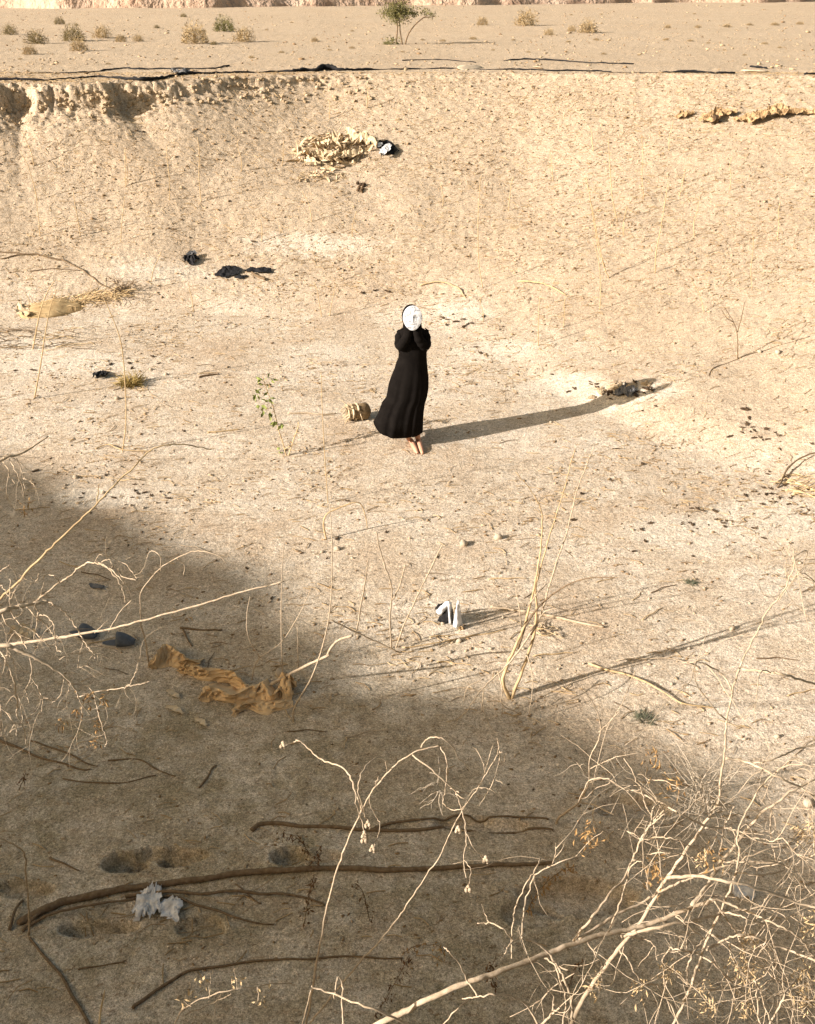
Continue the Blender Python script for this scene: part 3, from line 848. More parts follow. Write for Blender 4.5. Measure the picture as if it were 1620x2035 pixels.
# A: the bleached thicket at the lower right
YB = 2.15
tB = thing("dead_shrub", "large bleached dead shrub of tangled pale branches on the near bank", "dead shrub", np.array([0.75, YB, 0.6]))
ALLP.clear()
B1 = [(1135, 2035), (1160, 1985), (1200, 1925), (1235, 1880), (1275, 1830), (1310, 1770), (1330, 1740), (1360, 1695), (1395, 1645), (1425, 1598),
      (1432, 1550), (1440, 1495), (1443, 1450), (1447, 1420), (1455, 1375), (1475, 1315), (1510, 1245), (1525, 1215), (1555, 1180), (1570, 1145), (1580, 1118), (1576, 1090)]
branch(tB, root_pt(B1, YB), 8.5, 1.6, YB, 2.75, 'twig', 'stem')
BR = [
 ([(1455, 1378), (1445, 1350), (1420, 1330), (1385, 1315), (1355, 1318)], 2.6, 1.2, 2.5, 2.6),
 ([(1475, 1330), (1510, 1333), (1550, 1340), (1590, 1350), (1650, 1366)], 3.4, 3.0, 2.55, 2.5),
 ([(1442, 1507), (1475, 1512), (1510, 1525), (1550, 1545), (1590, 1565), (1640, 1595)], 3.2, 2.5, 2.45, 2.4),
 ([(1548, 1195), (1578, 1150), (1596, 1140), (1625, 1160)], 1.4, 1.0, 2.7, 2.8),
 ([(735, 2046), (770, 2026), (810, 2007), (860, 1982), (925, 1955), (975, 1937), (1035, 1915), (1090, 1895), (1135, 1875), (1210, 1855), (1260, 1845), (1335, 1820), (1385, 1800), (1422, 1788)], 8.0, 5.2, 2.0, 2.35),
 ([(1235, 1862), (1250, 1857), (1310, 1842), (1360, 1832), (1410, 1822), (1460, 1812), (1510, 1802), (1524, 1785)], 4.6, 1.5, 2.2, 2.3),
 ([(1375, 1800), (1395, 1775), (1420, 1735), (1450, 1695), (1480, 1655), (1510, 1620), (1550, 1590), (1585, 1567), (1622, 1548), (1650, 1535)], 5.4, 2.0, 2.3, 2.7),
 ([(1465, 1730), (1470, 1695), (1465, 1665), (1475, 1630), (1500, 1585), (1535, 1540), (1575, 1520), (1640, 1527)], 2.6, 1.7, 2.25, 2.4),
 ([(1325, 1745), (1375, 1740), (1435, 1750), (1485, 1760), (1535, 1775), (1590, 1795), (1650, 1808)], 4.4, 3.2, 2.25, 2.1),
 ([(1140, 1870), (1170, 1830), (1210, 1780), (1240, 1745), (1260, 1705), (1275, 1670), (1295, 1635), (1320, 1610)], 3.4, 2.0, 2.15, 2.4),
 ([(1210, 1852), (1230, 1800), (1245, 1750), (1255, 1722), (1275, 1713), (1285, 1735), (1287, 1770)], 2.3, 1.2, 2.2, 2.3),
 ([(1260, 1710), (1290, 1697), (1335, 1695), (1385, 1707)], 2.3, 1.2, 2.25, 2.35),
 ([(1275, 1670), (1310, 1665), (1350, 1670), (1400, 1695)], 2.3, 1.4, 2.3, 2.3),
 ([(1230, 1648), (1255, 1655), (1275, 1668)], 1.2, 1.8, 2.4, 2.3),
 ([(1150, 1866), (1190, 1840), (1235, 1812), (1275, 1795), (1315, 1770), (1360, 1750), (1410, 1730), (1460, 1715), (1520, 1690), (1580, 1677)], 4.0, 1.6, 2.15, 2.45),
 ([(1141, 2030), (1134, 1980), (1119, 1942), (1106, 1915), (1088, 1892), (1068, 1875), (1045, 1865), (1022, 1869), (1010, 1882), (1003, 1896)], 3.6, 1.6, 2.1, 2.0),
 ([(1037, 1865), (1040, 1815), (1050, 1775), (1065, 1740), (1095, 1721), (1130, 1707), (1162, 1699)], 2.4, 1.2, 2.05, 2.3),
 ([(1088, 1722), (1100, 1715), (1104, 1690), (1104, 1676)], 1.6, 1.0, 2.2, 2.25),
 ([(1017, 1905), (1017, 1866), (1020, 1834), (1027, 1798), (1045, 1760), (1064, 1730), (1075, 1706)], 1.8, 1.6, 2.05, 2.2),
 ([(1018, 1866), (997, 1844), (972, 1834), (949, 1835)], 2.2, 1.6, 2.05, 2.05),
 ([(972, 1834), (964, 1816), (957, 1797)], 1.6, 1.0, 2.05, 2.1),
 ([(1115, 2046), (1126, 1993), (1116, 1958), (1106, 1922), (1083, 1905)], 2.4, 2.2, 2.05, 2.1),
 ([(1111, 1920), (1144, 1935), (1174, 1950)], 2.2, 1.8, 2.1, 2.1),
 ([(1168, 1872), (1184, 1897), (1200, 1920)], 2.0, 1.6, 2.15, 2.12),
 ([(1075, 2050), (1053, 2006), (1028, 1985), (997, 1977), (967, 1978), (939, 1983), (919, 1985)], 2.8, 1.6, 1.95, 1.95),
 ([(870, 2050), (906, 2008), (932, 1986)], 1.8, 1.8, 1.95, 1.95),
 ([(948, 1979), (931, 1953), (914, 1920), (896, 1894), (882, 1882)], 2.2, 1.4, 1.95, 2.05),
 ([(1070, 2046), (1096, 2016), (1112, 2003)], 3.2, 2.4, 2.0, 2.0), ([(1094, 2018), (1098, 2005), (1101, 1996)], 1.6, 1.2, 2.0, 2.0),
 ([(1398, 1903), (1418, 1915), (1437, 1935), (1457, 1955), (1477, 1977)], 2.4, 1.6, 2.15, 2.15),
 ([(1415, 1859), (1437, 1863), (1450, 1881), (1455, 1903), (1467, 1925), (1487, 1942), (1501, 1950)], 2.4, 1.6, 2.2, 2.2),
 ([(1420, 1790), (1435, 1812), (1450, 1834), (1464, 1856), (1474, 1878), (1482, 1903), (1492, 1930), (1501, 1950), (1506, 1987), (1509, 2040)], 2.6, 1.8, 2.3, 2.1),
 ([(1410, 1786), (1442, 1793), (1479, 1809), (1516, 1824), (1546, 1839), (1573, 1851), (1595, 1871), (1615, 1898), (1640, 1925)], 3.2, 2.4, 2.3, 2.2),
 ([(1436, 1813), (1467, 1819), (1492, 1829), (1529, 1839), (1566, 1851)], 2.6, 1.5, 2.25, 2.2),
 ([(1405, 1888), (1430, 1873), (1457, 1861), (1484, 1854)], 3.0, 2.2, 2.1, 2.2),
 ([(1467, 1861), (1504, 1863), (1541, 1878), (1578, 1893), (1640, 1918)], 3.2, 2.6, 2.2, 2.1),
 ([(1343, 1821), (1368, 1841), (1398, 1866)], 2.2, 1.4, 2.2, 2.2), ([(1373, 1829), (1392, 1843), (1413, 1856)], 2.0, 1.4, 2.2, 2.2),
 ([(1331, 1883), (1353, 1888), (1373, 1893), (1395, 1899)], 2.4, 2.2, 2.1, 2.15),
 ([(1232, 1888), (1250, 1908), (1264, 1935), (1284, 1957), (1304, 1957), (1319, 1975), (1334, 1999), (1350, 2040)], 2.2, 1.8, 2.1, 2.05),
 ([(1250, 1862), (1282, 1868), (1301, 1878), (1306, 1908)], 2.0, 1.2, 2.15, 2.1),
 ([(1403, 1863), (1383, 1886), (1371, 1910), (1366, 1933), (1368, 1960)], 2.6, 1.6, 2.15, 2.1),
 ([(1331, 1886), (1316, 1908), (1319, 1928), (1321, 1962)], 2.0, 1.5, 2.1, 2.1), ([(1319, 1915), (1343, 1935), (1366, 1957)], 1.8, 1.4, 2.1, 2.1),
 ([(1408, 1881), (1422, 1908), (1442, 1942), (1462, 1987)], 1.8, 1.2, 2.15, 2.1),
 ([(1529, 1834), (1524, 1863), (1514, 1888), (1499, 1905)], 1.6, 1.2, 2.2, 2.15),
 ([(1551, 1900), (1541, 1923), (1534, 1952)], 1.4, 1.0, 2.2, 2.15), ([(1551, 1900), (1535, 1915), (1519, 1930)], 1.3, 0.9, 2.2, 2.15),
 ([(1525, 2050), (1548, 2002), (1566, 1967), (1583, 1947)], 2.6, 2.0, 2.05, 2.1),
 ([(1501, 1950), (1515, 1980), (1522, 2010), (1540, 2040)], 2.0, 1.5, 2.1, 2.05),
 ([(1314, 1596), (1343, 1613), (1373, 1628), (1400, 1642)], 2.6, 2.4, 2.45, 2.4),
 ([(1150, 1595), (1172, 1552), (1205, 1547), (1220, 1556), (1255, 1571), (1279, 1578), (1301, 1591), (1316, 1596)], 1.8, 2.2, 2.7, 2.45),
 ([(1274, 1672), (1294, 1638), (1319, 1620), (1329, 1615)], 2.4, 1.6, 2.3, 2.4),
 ([(1255, 1571), (1279, 1566), (1297, 1550), (1330, 1556), (1350, 1567)], 1.8, 1.2, 2.5, 2.5),
 ([(1240, 1507), (1257, 1534), (1272, 1564), (1282, 1596), (1294, 1623), (1294, 1638)], 1.4, 2.0, 2.6, 2.4),
 ([(1294, 1633), (1301, 1603), (1316, 1594)], 1.8, 1.8, 2.4, 2.45),
 ([(1403, 1645), (1437, 1645), (1457, 1648), (1469, 1657)], 2.2, 1.8, 2.4, 2.35),
 ([(1534, 1608), (1531, 1643), (1536, 1682), (1543, 1712)], 2.0, 1.6, 2.5, 2.4),
 ([(1469, 1660), (1504, 1667), (1536, 1670), (1571, 1667), (1600, 1688)], 2.2, 1.4, 2.35, 2.3),
 ([(1467, 1734), (1504, 1739), (1541, 1734), (1575, 1722), (1605, 1704), (1640, 1690)], 2.2, 1.6, 2.3, 2.4),
 ([(1435, 1712), (1479, 1712), (1541, 1714), (1566, 1724)], 2.2, 1.8, 2.3, 2.3),
 ([(1430, 1709), (1435, 1672), (1442, 1638), (1455, 1613), (1457, 1600), (1437, 1598)], 2.0, 1.2, 2.35, 2.5),
 ([(1494, 1519), (1529, 1512), (1561, 1499), (1590, 1487), (1640, 1478)], 2.2, 2.2, 2.5, 2.6),
 ([(1495, 1905), (1560, 1960), (1600, 1985), (1640, 2010)], 1.8, 1.2, 2.2, 2.2),
]
for (pts, r0, r1, y0, y1) in BR:
    branch(tB, pts, r0, r1, y0, y1)
B4 = [(1340, 2035), (1365, 1980), (1385, 1925), (1405, 1870), (1425, 1825), (1450, 1770), (1465, 1730)]
branch(tB, root_pt(B4, YB), 5.6, 2.8, YB, 2.3, 'twig', 'stem')
pB = list(ALLP)
twigs_on(tB, [p for p in pB if p[-1][0] > .45], 130, (0.10, 0.42), 0.0016, 'twig', 0.6)
# fine grey spray behind the tall stem
spray = [crom(px_path([(1410, 1625), (1400 + dx, 1580), (1385 + dx * 2, 1530 + abs(dx))], 2.5, 2.75), 4) for dx in (-16, -8, -2, 5, 10)]
twigs_on(tB, spray, 60, (0.10, 0.28), 0.0012, 'twig_grey', 0.0, 'grey_spray', t0=0.0)
spray = [crom(px_path([(1560, 1180), (1565, 1140), (1570 + dx, 1095)], 2.72, 2.8), 4) for dx in (-25, -8, 8)]
twigs_on(tB, spray, 16, (0.10, 0.26), 0.0011, 'twig', -0.2, 'grey_spray', t0=0.0, curl=.3)
spray = [crom(px_path([(1560 + a, 1680 + b), (1590 + a, 1700 + b), (1625 + a, 1690 + b)], 2.35, 2.4), 4) for a, b in ((0, 0), (10, 60), (-20, 120), (20, 200), (0, 260), (-60, 280))]
twigs_on(tB, spray, 55, (0.12, 0.4), 0.0013, 'twig', 0.5, 'grey_spray', t0=0.0)
cl = [at(*q) for q in ((1479, 1937, 2.15), (1474, 1913, 2.15), (1402, 1962, 2.1), (1405, 2000, 2.1), (1590, 1925, 2.2), (1602, 1962, 2.2), (1489, 1876, 2.2), (1481, 2000, 2.1),
                        (1272, 1967, 2.1), (1326, 1928, 2.1), (1600, 1990, 2.2), (1590, 1655, 2.4), (1610, 1645, 2.4), (1185, 1958, 2.1), (1405, 1700, 2.3), (1612, 1840, 2.2), (1500, 1935, 2.15))]
leaf_cluster(tB, cl, 34, 0.016, 0.024, 0.0055, 'stalk', 'dried_leaves', 0.9)
cl = [at(*q) for q in ((1175, 1665, 2.5), (1165, 1655, 2.5), (1300, 1720, 2.3), (1310, 1735, 2.3), (1420, 1700, 2.3), (1340, 1560, 2.5), (1300, 1508, 2.6))]
leaf_cluster(tB, cl, 26, 0.022, 0.028, 0.007, 'dry_leaf', 'dried_leaves', 0.8)

# B: the two tall stems in the lower middle
YE = 2.33
ALLP.clear()
tE = thing("dead_shrub", "pale arching dead stem with drooping tips, its foot in shade at the lower middle", "dead shrub", np.array([-0.35, YE, 0.5]))
E1 = [(608, 2035), (622, 1965), (636, 1875), (651, 1800), (670, 1730), (690, 1675), (718, 1612), (750, 1560), (780, 1527), (802, 1508), (840, 1489), (876, 1483)]
branch(tE, root_pt(E1, YE), 4.6, 1.8, YE, 2.9, 'twig', 'stem')
for pts, r0, r1, a, b in [
 ([(721, 1614), (707, 1573), (695, 1542), (675, 1521), (640, 1510), (614, 1489), (593, 1472), (579, 1478), (563, 1482)], 2.6, 1.5, 2.65, 2.9),
 ([(724, 1614), (712, 1573), (715, 1550), (724, 1527), (739, 1511), (753, 1505), (765, 1513), (769, 1533)], 1.8, 1.2, 2.65, 2.75),
 ([(736, 1579), (736, 1600), (750, 1626), (756, 1643), (747, 1672), (740, 1689)], 1.4, 1.0, 2.7, 2.65),
 ([(707, 1575), (708, 1600), (721, 1637), (724, 1669)], 1.4, 1.0, 2.65, 2.6), ([(722, 1614), (730, 1630), (736, 1645)], 1.2, .9, 2.65, 2.6),
 ([(837, 1486), (849, 1469), (872, 1465), (895, 1478), (913, 1507), (933, 1533)], 2.0, 1.3, 2.85, 2.9),
 ([(820, 1500), (852, 1524), (884, 1553), (904, 1573), (916, 1602), (924, 1637), (927, 1672), (921, 1707), (927, 1745)], 2.4, 1.2, 2.8, 2.6),
 ([(876, 1484), (887, 1510), (889, 1542), (884, 1576), (881, 1594), (895, 1608), (916, 1608), (930, 1594)], 1.7, 1.1, 2.85, 2.7),
 ([(924, 1649), (939, 1681), (965, 1710)], 1.3, .9, 2.65, 2.6), ([(921, 1710), (936, 1727), (930, 1768)], 1.2, .9, 2.6, 2.55),
 ([(895, 1567), (915, 1575), (933, 1577)], 1.6, 1.0, 2.8, 2.8), ([(905, 1578), (925, 1590), (942, 1601)], 1.6, 1.0, 2.75, 2.8),
 ([(745, 1552), (752, 1550), (776, 1551)], 1.4, 1.0, 2.75, 2.8), ([(745, 1565), (749, 1552), (753, 1542)], 1.4, 1.0, 2.75, 2.75)]:
    branch(tE, pts, r0, r1, a, b)
spray = [crom(px_path([(884, 1580), (870, 1565), (840 + d, 1548 - d)], 2.75, 2.8), 4) for d in (0, 14, 28, 40)]
twigs_on(tE, spray, 9, (0.06, 0.16), 0.0011, 'twig_grey', 0.2, 'grey_spray', t0=0.2)
pods = [at(*q) for q in ((562, 1482, 2.9), (724, 1670, 2.6), (740, 1688, 2.65), (731, 1640, 2.6), (930, 1768, 2.55), (965, 1710, 2.6), (910, 1650, 2.65), (724, 1660, 2.6))]
for c in pods:
    mb = MB()
    for k in range(5):
        mb.lump(np.array(c) + np.array([.007 * math.cos(k * 1.9), .007 * math.sin(k * 1.9), .004 * (k - 2)]), .0078, (1, 1, 1.2), 1, .2)
    mb.build("seed_pod", M['twig'], tE)

ALLP.clear()
tE2 = thing("dead_shrub", "slender straight dead stem leaning right behind the arching one, forked at its tip", "dead shrub", np.array([-0.3, 2.4, 0.5]))
E2 = [(612, 2040), (628, 2018), (665, 1975), (700, 1930), (740, 1885), (780, 1840), (808, 1800), (843, 1747), (872, 1704), (895, 1655), (918, 1614), (942, 1579), (962, 1544), (982, 1512), (991, 1489), (988, 1467)]
branch(tE2, root_pt(E2, 2.4), 3.6, 1.2, 2.4, 3.0, 'twig', 'stem')
for pts, r0, r1, a, b in [([(994, 1492), (991, 1515), (982, 1550), (968, 1576), (953, 1602)], 1.4, .9, 3.0, 2.9), ([(962, 1544), (979, 1484), (988, 1481)], 1.2, .9, 2.95, 3.0),
                          ([(962, 1530), (960, 1515), (945, 1489), (927, 1478)], 1.3, .9, 2.95, 3.0), ([(985, 1550), (998, 1556), (995, 1553)], 1.0, .8, 2.95, 2.95),
                          ([(990, 1500), (1000, 1495), (1003, 1512), (999, 1520)], 1.1, .8, 3.0, 3.0), ([(918, 1614), (940, 1570), (970, 1568), (985, 1575)], 1.0, .8, 2.85, 2.95)]:
    branch(tE2, pts, r0, r1, a, b)

t = thing("dead_shrub", "thin pale twig spray with curled pods low at the bottom edge of the view", "dead shrub", at(420, 2035, 2.25))
for pts, r0, r1 in [([(345, 2060), (357, 2015), (390, 1990), (450, 1970), (515, 1960), (580, 1955)], 2.0, 1.3), ([(360, 2020), (415, 1998), (460, 1975)], 1.5, 1.2), ([(415, 1985), (418, 1960), (420, 1935)], 1.3, .9),
                    ([(472, 1966), (470, 1945), (466, 1925)], 1.2, .9), ([(512, 1962), (516, 1990), (530, 1975), (556, 1962)], 1.3, .9), ([(380, 2000), (365, 1990), (370, 1978)], 1.3, .9), ([(424, 2030), (432, 1990), (440, 1975)], 1.2, 1.0)]:
    branch(t, pts, r0, r1, 2.05, 2.2)
leaf_cluster(t, [at(372, 1985, 2.1), at(408, 1957, 2.15), at(470, 1952, 2.15), at(520, 1985, 2.15)], 9, .013, .022, .010, 'straw', 'dried_leaves', .3)
t = thing("dead_shrub", "bare forked cane rising from the bottom edge beside the arching stem", "dead shrub", at(690, 2080, 2.1))
branch(t, [(620, 1960), (630, 1965), (675, 1980), (740, 2005), (810, 2035), (850, 2060)], 2.0, 3.2, 2.05, 2.0)
branch(t, [(665, 1985), (668, 1955), (675, 1941), (681, 1960), (680, 2000), (680, 2050)], 2.2, 2.2, 2.05, 2.05)
branch(t, [(598, 2060), (605, 2020), (618, 1968)], 2.0, 1.5, 2.1, 2.1)

# C: the shrub at the left edge
ALLP.clear()
YL = 3.0
tL = thing("dead_shrub", "bleached dead shrub with drooping twigs reaching in from the left edge", "dead shrub", np.array([-2.2, YL, 0.9]))
branch(tL, [(-420, 1480), (-250, 1380), (-120, 1290), (0, 1217), (21, 1210), (52, 1202), (78, 1198), (95, 1194)], 9, 4.0, 2.7, 3.1, 'twig', 'stem')
branch(tL, [(-420, 1480), (-300, 1380), (-150, 1310), (0, 1284), (25, 1288), (54, 1301), (83, 1313), (107, 1328), (128, 1344), (144, 1363), (155, 1381), (163, 1402), (180, 1420)], 8, 1.5, 2.7, 2.9, 'twig', 'stem')
branch(tL, [(-420, 1480), (-330, 1300), (-200, 1110), (-100, 980), (0, 915), (33, 904), (65, 888), (96, 867)], 9, 2.0, 2.7, 3.4, 'twig', 'stem')
LB = [
 ([(64, 1200), (87, 1183), (116, 1160), (140, 1144), (155, 1130), (171, 1119), (190, 1119), (210, 1125), (227, 1142), (239, 1160), (246, 1179), (249, 1198)], 2.8, 1.2),
 ([(196, 1118), (225, 1135), (243, 1156), (260, 1175)], 1.8, 1.0), ([(235, 1130), (243, 1146), (270, 1153)], 1.2, .9), ([(200, 1119), (213, 1111), (221, 1117), (223, 1130)], 1.3, .9),
 ([(190, 1115), (200, 1103), (229, 1111), (252, 1123), (272, 1150)], 1.2, .9),
 ([(95, 1196), (116, 1206), (132, 1220), (146, 1239), (159, 1259), (169, 1278), (182, 1295), (189, 1309)], 2.2, 1.2), ([(165, 1278), (159, 1299), (154, 1328)], 1.4, .9),
 ([(163, 1299), (136, 1301), (118, 1311)], 1.2, .9), ([(154, 1328), (171, 1323), (186, 1328)], 1.1, .8),
 ([(52, 1204), (70, 1224), (89, 1239), (103, 1257), (111, 1274), (113, 1290), (121, 1297)], 2.0, 1.0), ([(71, 1202), (75, 1220), (72, 1245), (68, 1270)], 2.0, 1.2),
 ([(72, 1259), (87, 1274), (101, 1290)], 1.8, 1.1), ([(72, 1226), (91, 1224), (105, 1239), (109, 1255), (112, 1275)], 1.6, 1.0),
 ([(4, 1217), (12, 1239), (31, 1253), (43, 1270), (54, 1290)], 2.0, 1.2), ([(20, 1150), (20, 1185), (25, 1222), (43, 1245)], 1.6, 1.0), ([(18, 1195), (30, 1175), (39, 1160)], 1.3, .9),
 ([(78, 1190), (82, 1180), (87, 1158)], 1.3, .9), ([(119, 1158), (109, 1144), (97, 1142)], 1.4, .9), ([(63, 1148), (73, 1154), (77, 1140)], 1.1, .9),
 ([(142, 1359), (173, 1363), (186, 1379), (192, 1402), (198, 1427), (206, 1451), (213, 1472), (208, 1484)], 1.8, 1.0),
 ([(158, 1385), (196, 1375), (235, 1368), (252, 1365), (264, 1348), (272, 1332)], 1.6, 1.0), ([(252, 1365), (275, 1360), (297, 1354)], 1.2, .8), ([(262, 1342), (270, 1338), (274, 1330)], 1.0, .8),
 ([(58, 1303), (64, 1332), (62, 1346), (76, 1369), (84, 1389), (83, 1414)], 1.7, 1.0), ([(62, 1346), (52, 1370), (57, 1396)], 1.3, .9), ([(84, 1387), (96, 1388)], 1.0, .8),
 ([(127, 1345), (125, 1365), (119, 1383), (103, 1400)], 1.4, .9), ([(133, 1352), (139, 1366), (134, 1379)], 1.2, .9),
 ([(-60, 1260), (0, 1297), (12, 1317), (25, 1346), (31, 1377), (35, 1402), (34, 1422), (47, 1445), (52, 1478)], 2.4, 1.2),
 ([(-40, 1370), (0, 1405), (14, 1418), (31, 1443), (33, 1462)], 1.6, 1.0), ([(1, 1400), (2, 1430), (2, 1462)], 1.5, 1.0), ([(28, 1440), (20, 1455), (9, 1468)], 1.2, .9),
 ([(4, 1305), (15, 1302), (25, 1310), (32, 1330)], 1.3, .9), ([(35, 1378), (45, 1430), (35, 1440)], 1.0, .8), ([(163, 1400), (163, 1410), (162, 1424)], 1.2, .8),
 ([(17, 912), (30, 934), (43, 964), (48, 990)], 1.6, 1.0), ([(4, 917), (17, 934), (19, 947), (30, 961)], 1.2, .8), ([(33, 910), (44, 938), (50, 971)], 1.2, .8), ([(46, 949), (58, 956), (68, 964)], 1.1, .8), ([(6, 912), (11, 905), (17, 902)], 1.2, .8),
 ([(-40, 1180), (0, 1165), (8, 1172), (20, 1190)], 1.2, .9), ([(13, 1283), (25, 1262), (40, 1250)], 1.2, .9), ([(5, 1340), (14, 1300), (14, 1285)], 1.2, .9), ([(0, 1135), (14, 1126), (18, 1124)], 1.2, .9),
]
for pts, r0, r1 in LB:
    yy = 3.1 if pts[0][1] > 1100 else 3.3
    branch(tL, pts, r0, r1, yy, yy - 0.12)
twigs_on(tL, [p for p in ALLP[3:] if p[0][0] > -2.6], 80, (0.06, 0.24), 0.0010, 'twig', 0.7)
leaf_cluster(tL, [at(155, 1421, 2.98), at(190, 1475, 2.98), at(120, 1440, 2.98), at(196, 1440, 2.98), at(175, 1395, 2.98), at(202, 1392, 2.98), at(48, 1005, 3.25), at(170, 1385, 2.98)], 14, .012, .022, .007, 'dry_leaf', 'dried_leaves', .8)
t = thing("dead_shrub", "long straight cane slanting up from the left edge into the sunlight", "dead shrub", at(-200, 1380, 3.2))
branch(t, [(-200, 1375), (-90, 1275), (0, 1190), (31, 1161), (83, 1106), (109, 1082), (159, 1034), (191, 1003), (231, 960), (265, 928), (296, 897), (330, 885), (375, 884), (420, 893)], 4.0, 1.4, 3.1, 3.6, 'stalk', 'stem')
branch(t, [(191, 1003), (194, 980), (197, 962)], 1.6, 1.0, 3.4, 3.4, 'stalk'); branch(t, [(237, 954), (263, 952), (291, 954)], 1.4, .9, 3.5, 3.5, 'stalk')
t = thing("dead_shrub", "long pale stick propped low across the shade above the tan sacking", "dead stick", at(-150, 1300, 4.2))
branch(t, [(-170, 1302), (0, 1283), (41, 1278), (83, 1272), (124, 1266), (165, 1259), (206, 1253), (248, 1243), (299, 1229), (360, 1212), (430, 1192), (500, 1172), (565, 1155)], 4.6, 2.0, 3.9, 3.6, 'twig', 'stem')
branch(t, [(216, 1256), (240, 1215), (262, 1192)], 1.8, 1.4, 3.75, 3.8); branch(t, [(188, 1258), (205, 1240), (225, 1224)], 1.4, 1.0, 3.8, 3.8)
t = thing("dead_shrub", "thin curved stalk with looping tips rising over the slippers", "dry stalk", hit(297, 1322))
P0 = hit(297, 1322)
branch(t, [(297, 1324), (294, 1305), (287, 1268), (280, 1237), (280, 1210), (280, 1180), (295, 1155), (325, 1125), (370, 1100), (400, 1095), (435, 1105), (450, 1120)], 2.2, 1.1, P0[1], P0[1] - .5, 'twig', 'stem')
branch(t, [(319, 1136), (318, 1105), (300, 1095), (292, 1110)], 1.3, .9, P0[1] - .35, P0[1] - .35); branch(t, [(352, 1110), (366, 1124), (365, 1143)], 1.2, .9, P0[1] - .4, P0[1] - .4)

# D: forked stump with tall whips at the centre right
ALLP.clear()
b0 = hit(1015, 1388); YT = b0[1]
tT = thing("dead_shrub", "forked dead bush with tall thin whips at the edge of the shade, right of centre", "dead shrub", b0)
branch(tT, [(1014, 1392), (1000, 1358), (1006, 1328), (1025, 1283), (1042, 1244), (1055, 1197), (1064, 1160), (1072, 1110), (1077, 1069), (1077, 1020), (1066, 992), (1051, 969), (1026, 939)], 5.2, 1.0, YT, YT + .1, 'stalk', 'stem')
branch(tT, [(1015, 1392), (1030, 1353), (1047, 1308), (1062, 1259), (1067, 1209), (1064, 1172), (1074, 1130), (1084, 1092), (1102, 1033), (1123, 967), (1133, 926), (1143, 893)], 5.0, .9, YT, YT + .15, 'stalk', 'stem')
for pts, r0, r1, a, b, m in [
 ([(1055, 1262), (1069, 1238), (1084, 1194), (1102, 1130), (1128, 1054), (1146, 977), (1164, 929), (1181, 885)], 2.8, 1.1, .05, .25, 'twig'),
 ([(1030, 1290), (1044, 1246), (1064, 1215), (1077, 1200), (1102, 1179), (1135, 1159), (1176, 1148), (1222, 1148)], 3.2, 1.2, .05, -.1, 'bark'),
 ([(1067, 1240), (1035, 1288), (1005, 1325), (973, 1355), (953, 1377), (924, 1419)], 2.4, 1.4, .05, -.3, 'twig'),
 ([(961, 1350), (931, 1365), (922, 1395)], 1.4, 1.0, -.2, -.25, 'twig'), ([(961, 1372), (959, 1395), (957, 1417)], 1.4, 1.0, -.25, -.3, 'twig'),
 ([(990, 1333), (998, 1370), (998, 1400), (1032, 1417)], 1.7, 1.2, -.15, -.25, 'twig'), ([(998, 1395), (999, 1410), (996, 1425)], 1.2, .9, -.2, -.25, 'twig'),
 ([(1047, 1300), (1059, 1353), (1052, 1419)], 1.6, 1.0, 0, -.3, 'twig'), ([(1037, 1246), (1032, 1209), (1025, 1170)], 1.7, 1.0, 0, .05, 'twig'),
 ([(1050, 1205), (1067, 1180), (1087, 1160)], 1.6, 1.1, 0, .05, 'twig'), ([(1075, 1225), (1087, 1213), (1110, 1209), (1130, 1215)], 1.5, .9, 0, -.05, 'twig'),
 ([(925, 1415), (905, 1435), (888, 1458)], 1.3, .9, -.3, -.35, 'twig'), ([(905, 1438), (925, 1455), (945, 1472)], 1.1, .8, -.3, -.35, 'twig'), ([(955, 1395), (972, 1440), (985, 1455)], 1.1, .8, -.3, -.35, 'twig'),
 ([(1120, 1090), (1140, 1110), (1157, 1140)], 1.2, .8, .1, .1, 'twig_grey'), ([(1080, 1130), (1095, 1143), (1110, 1160)], 1.1, .8, .1, .1, 'twig_grey'), ([(1145, 1145), (1160, 1132), (1177, 1124)], 1.0, .8, 0, 0, 'twig_grey')]:
    branch(tT, pts, r0, r1, YT + a, YT + b, m)

# E: small bushes right of it
b0 = hit(1105, 1634)
t = thing("dead_shrub", "crooked bleached sapling leaning right in front of the pale thicket", "dead shrub", b0)
Y = b0[1]
branch(t, [(1104, 1640), (1112, 1624), (1135, 1608), (1150, 1595), (1165, 1570), (1171, 1550), (1172, 1510), (1190, 1470), (1193, 1440), (1180, 1400), (1160, 1372)], 3.6, 1.2, Y, Y - .3, 'twig', 'stem')
for pts, r0, r1 in [([(1171, 1556), (1190, 1548), (1207, 1547), (1225, 1560), (1250, 1572)], 2.2, 1.3), ([(1173, 1528), (1200, 1515), (1225, 1505), (1275, 1495)], 1.6, .9), ([(1150, 1594), (1180, 1600), (1220, 1619)], 2.6, 2.0),
                    ([(1190, 1455), (1215, 1430), (1240, 1390), (1262, 1335)], 1.6, .9), ([(1170, 1545), (1158, 1530), (1146, 1515)], 1.2, .8), ([(1176, 1580), (1180, 1550), (1205, 1450), (1230, 1415)], 1.3, .9),
                    ([(1185, 1590), (1180, 1630), (1205, 1665), (1225, 1685)], 1.4, .9)]:
    branch(t, pts, r0, r1, Y - .12, Y - .3)
twigs_on(t, ALLP[-7:], 22, (0.08, 0.25), 0.0013, 'twig_grey', 0.2)

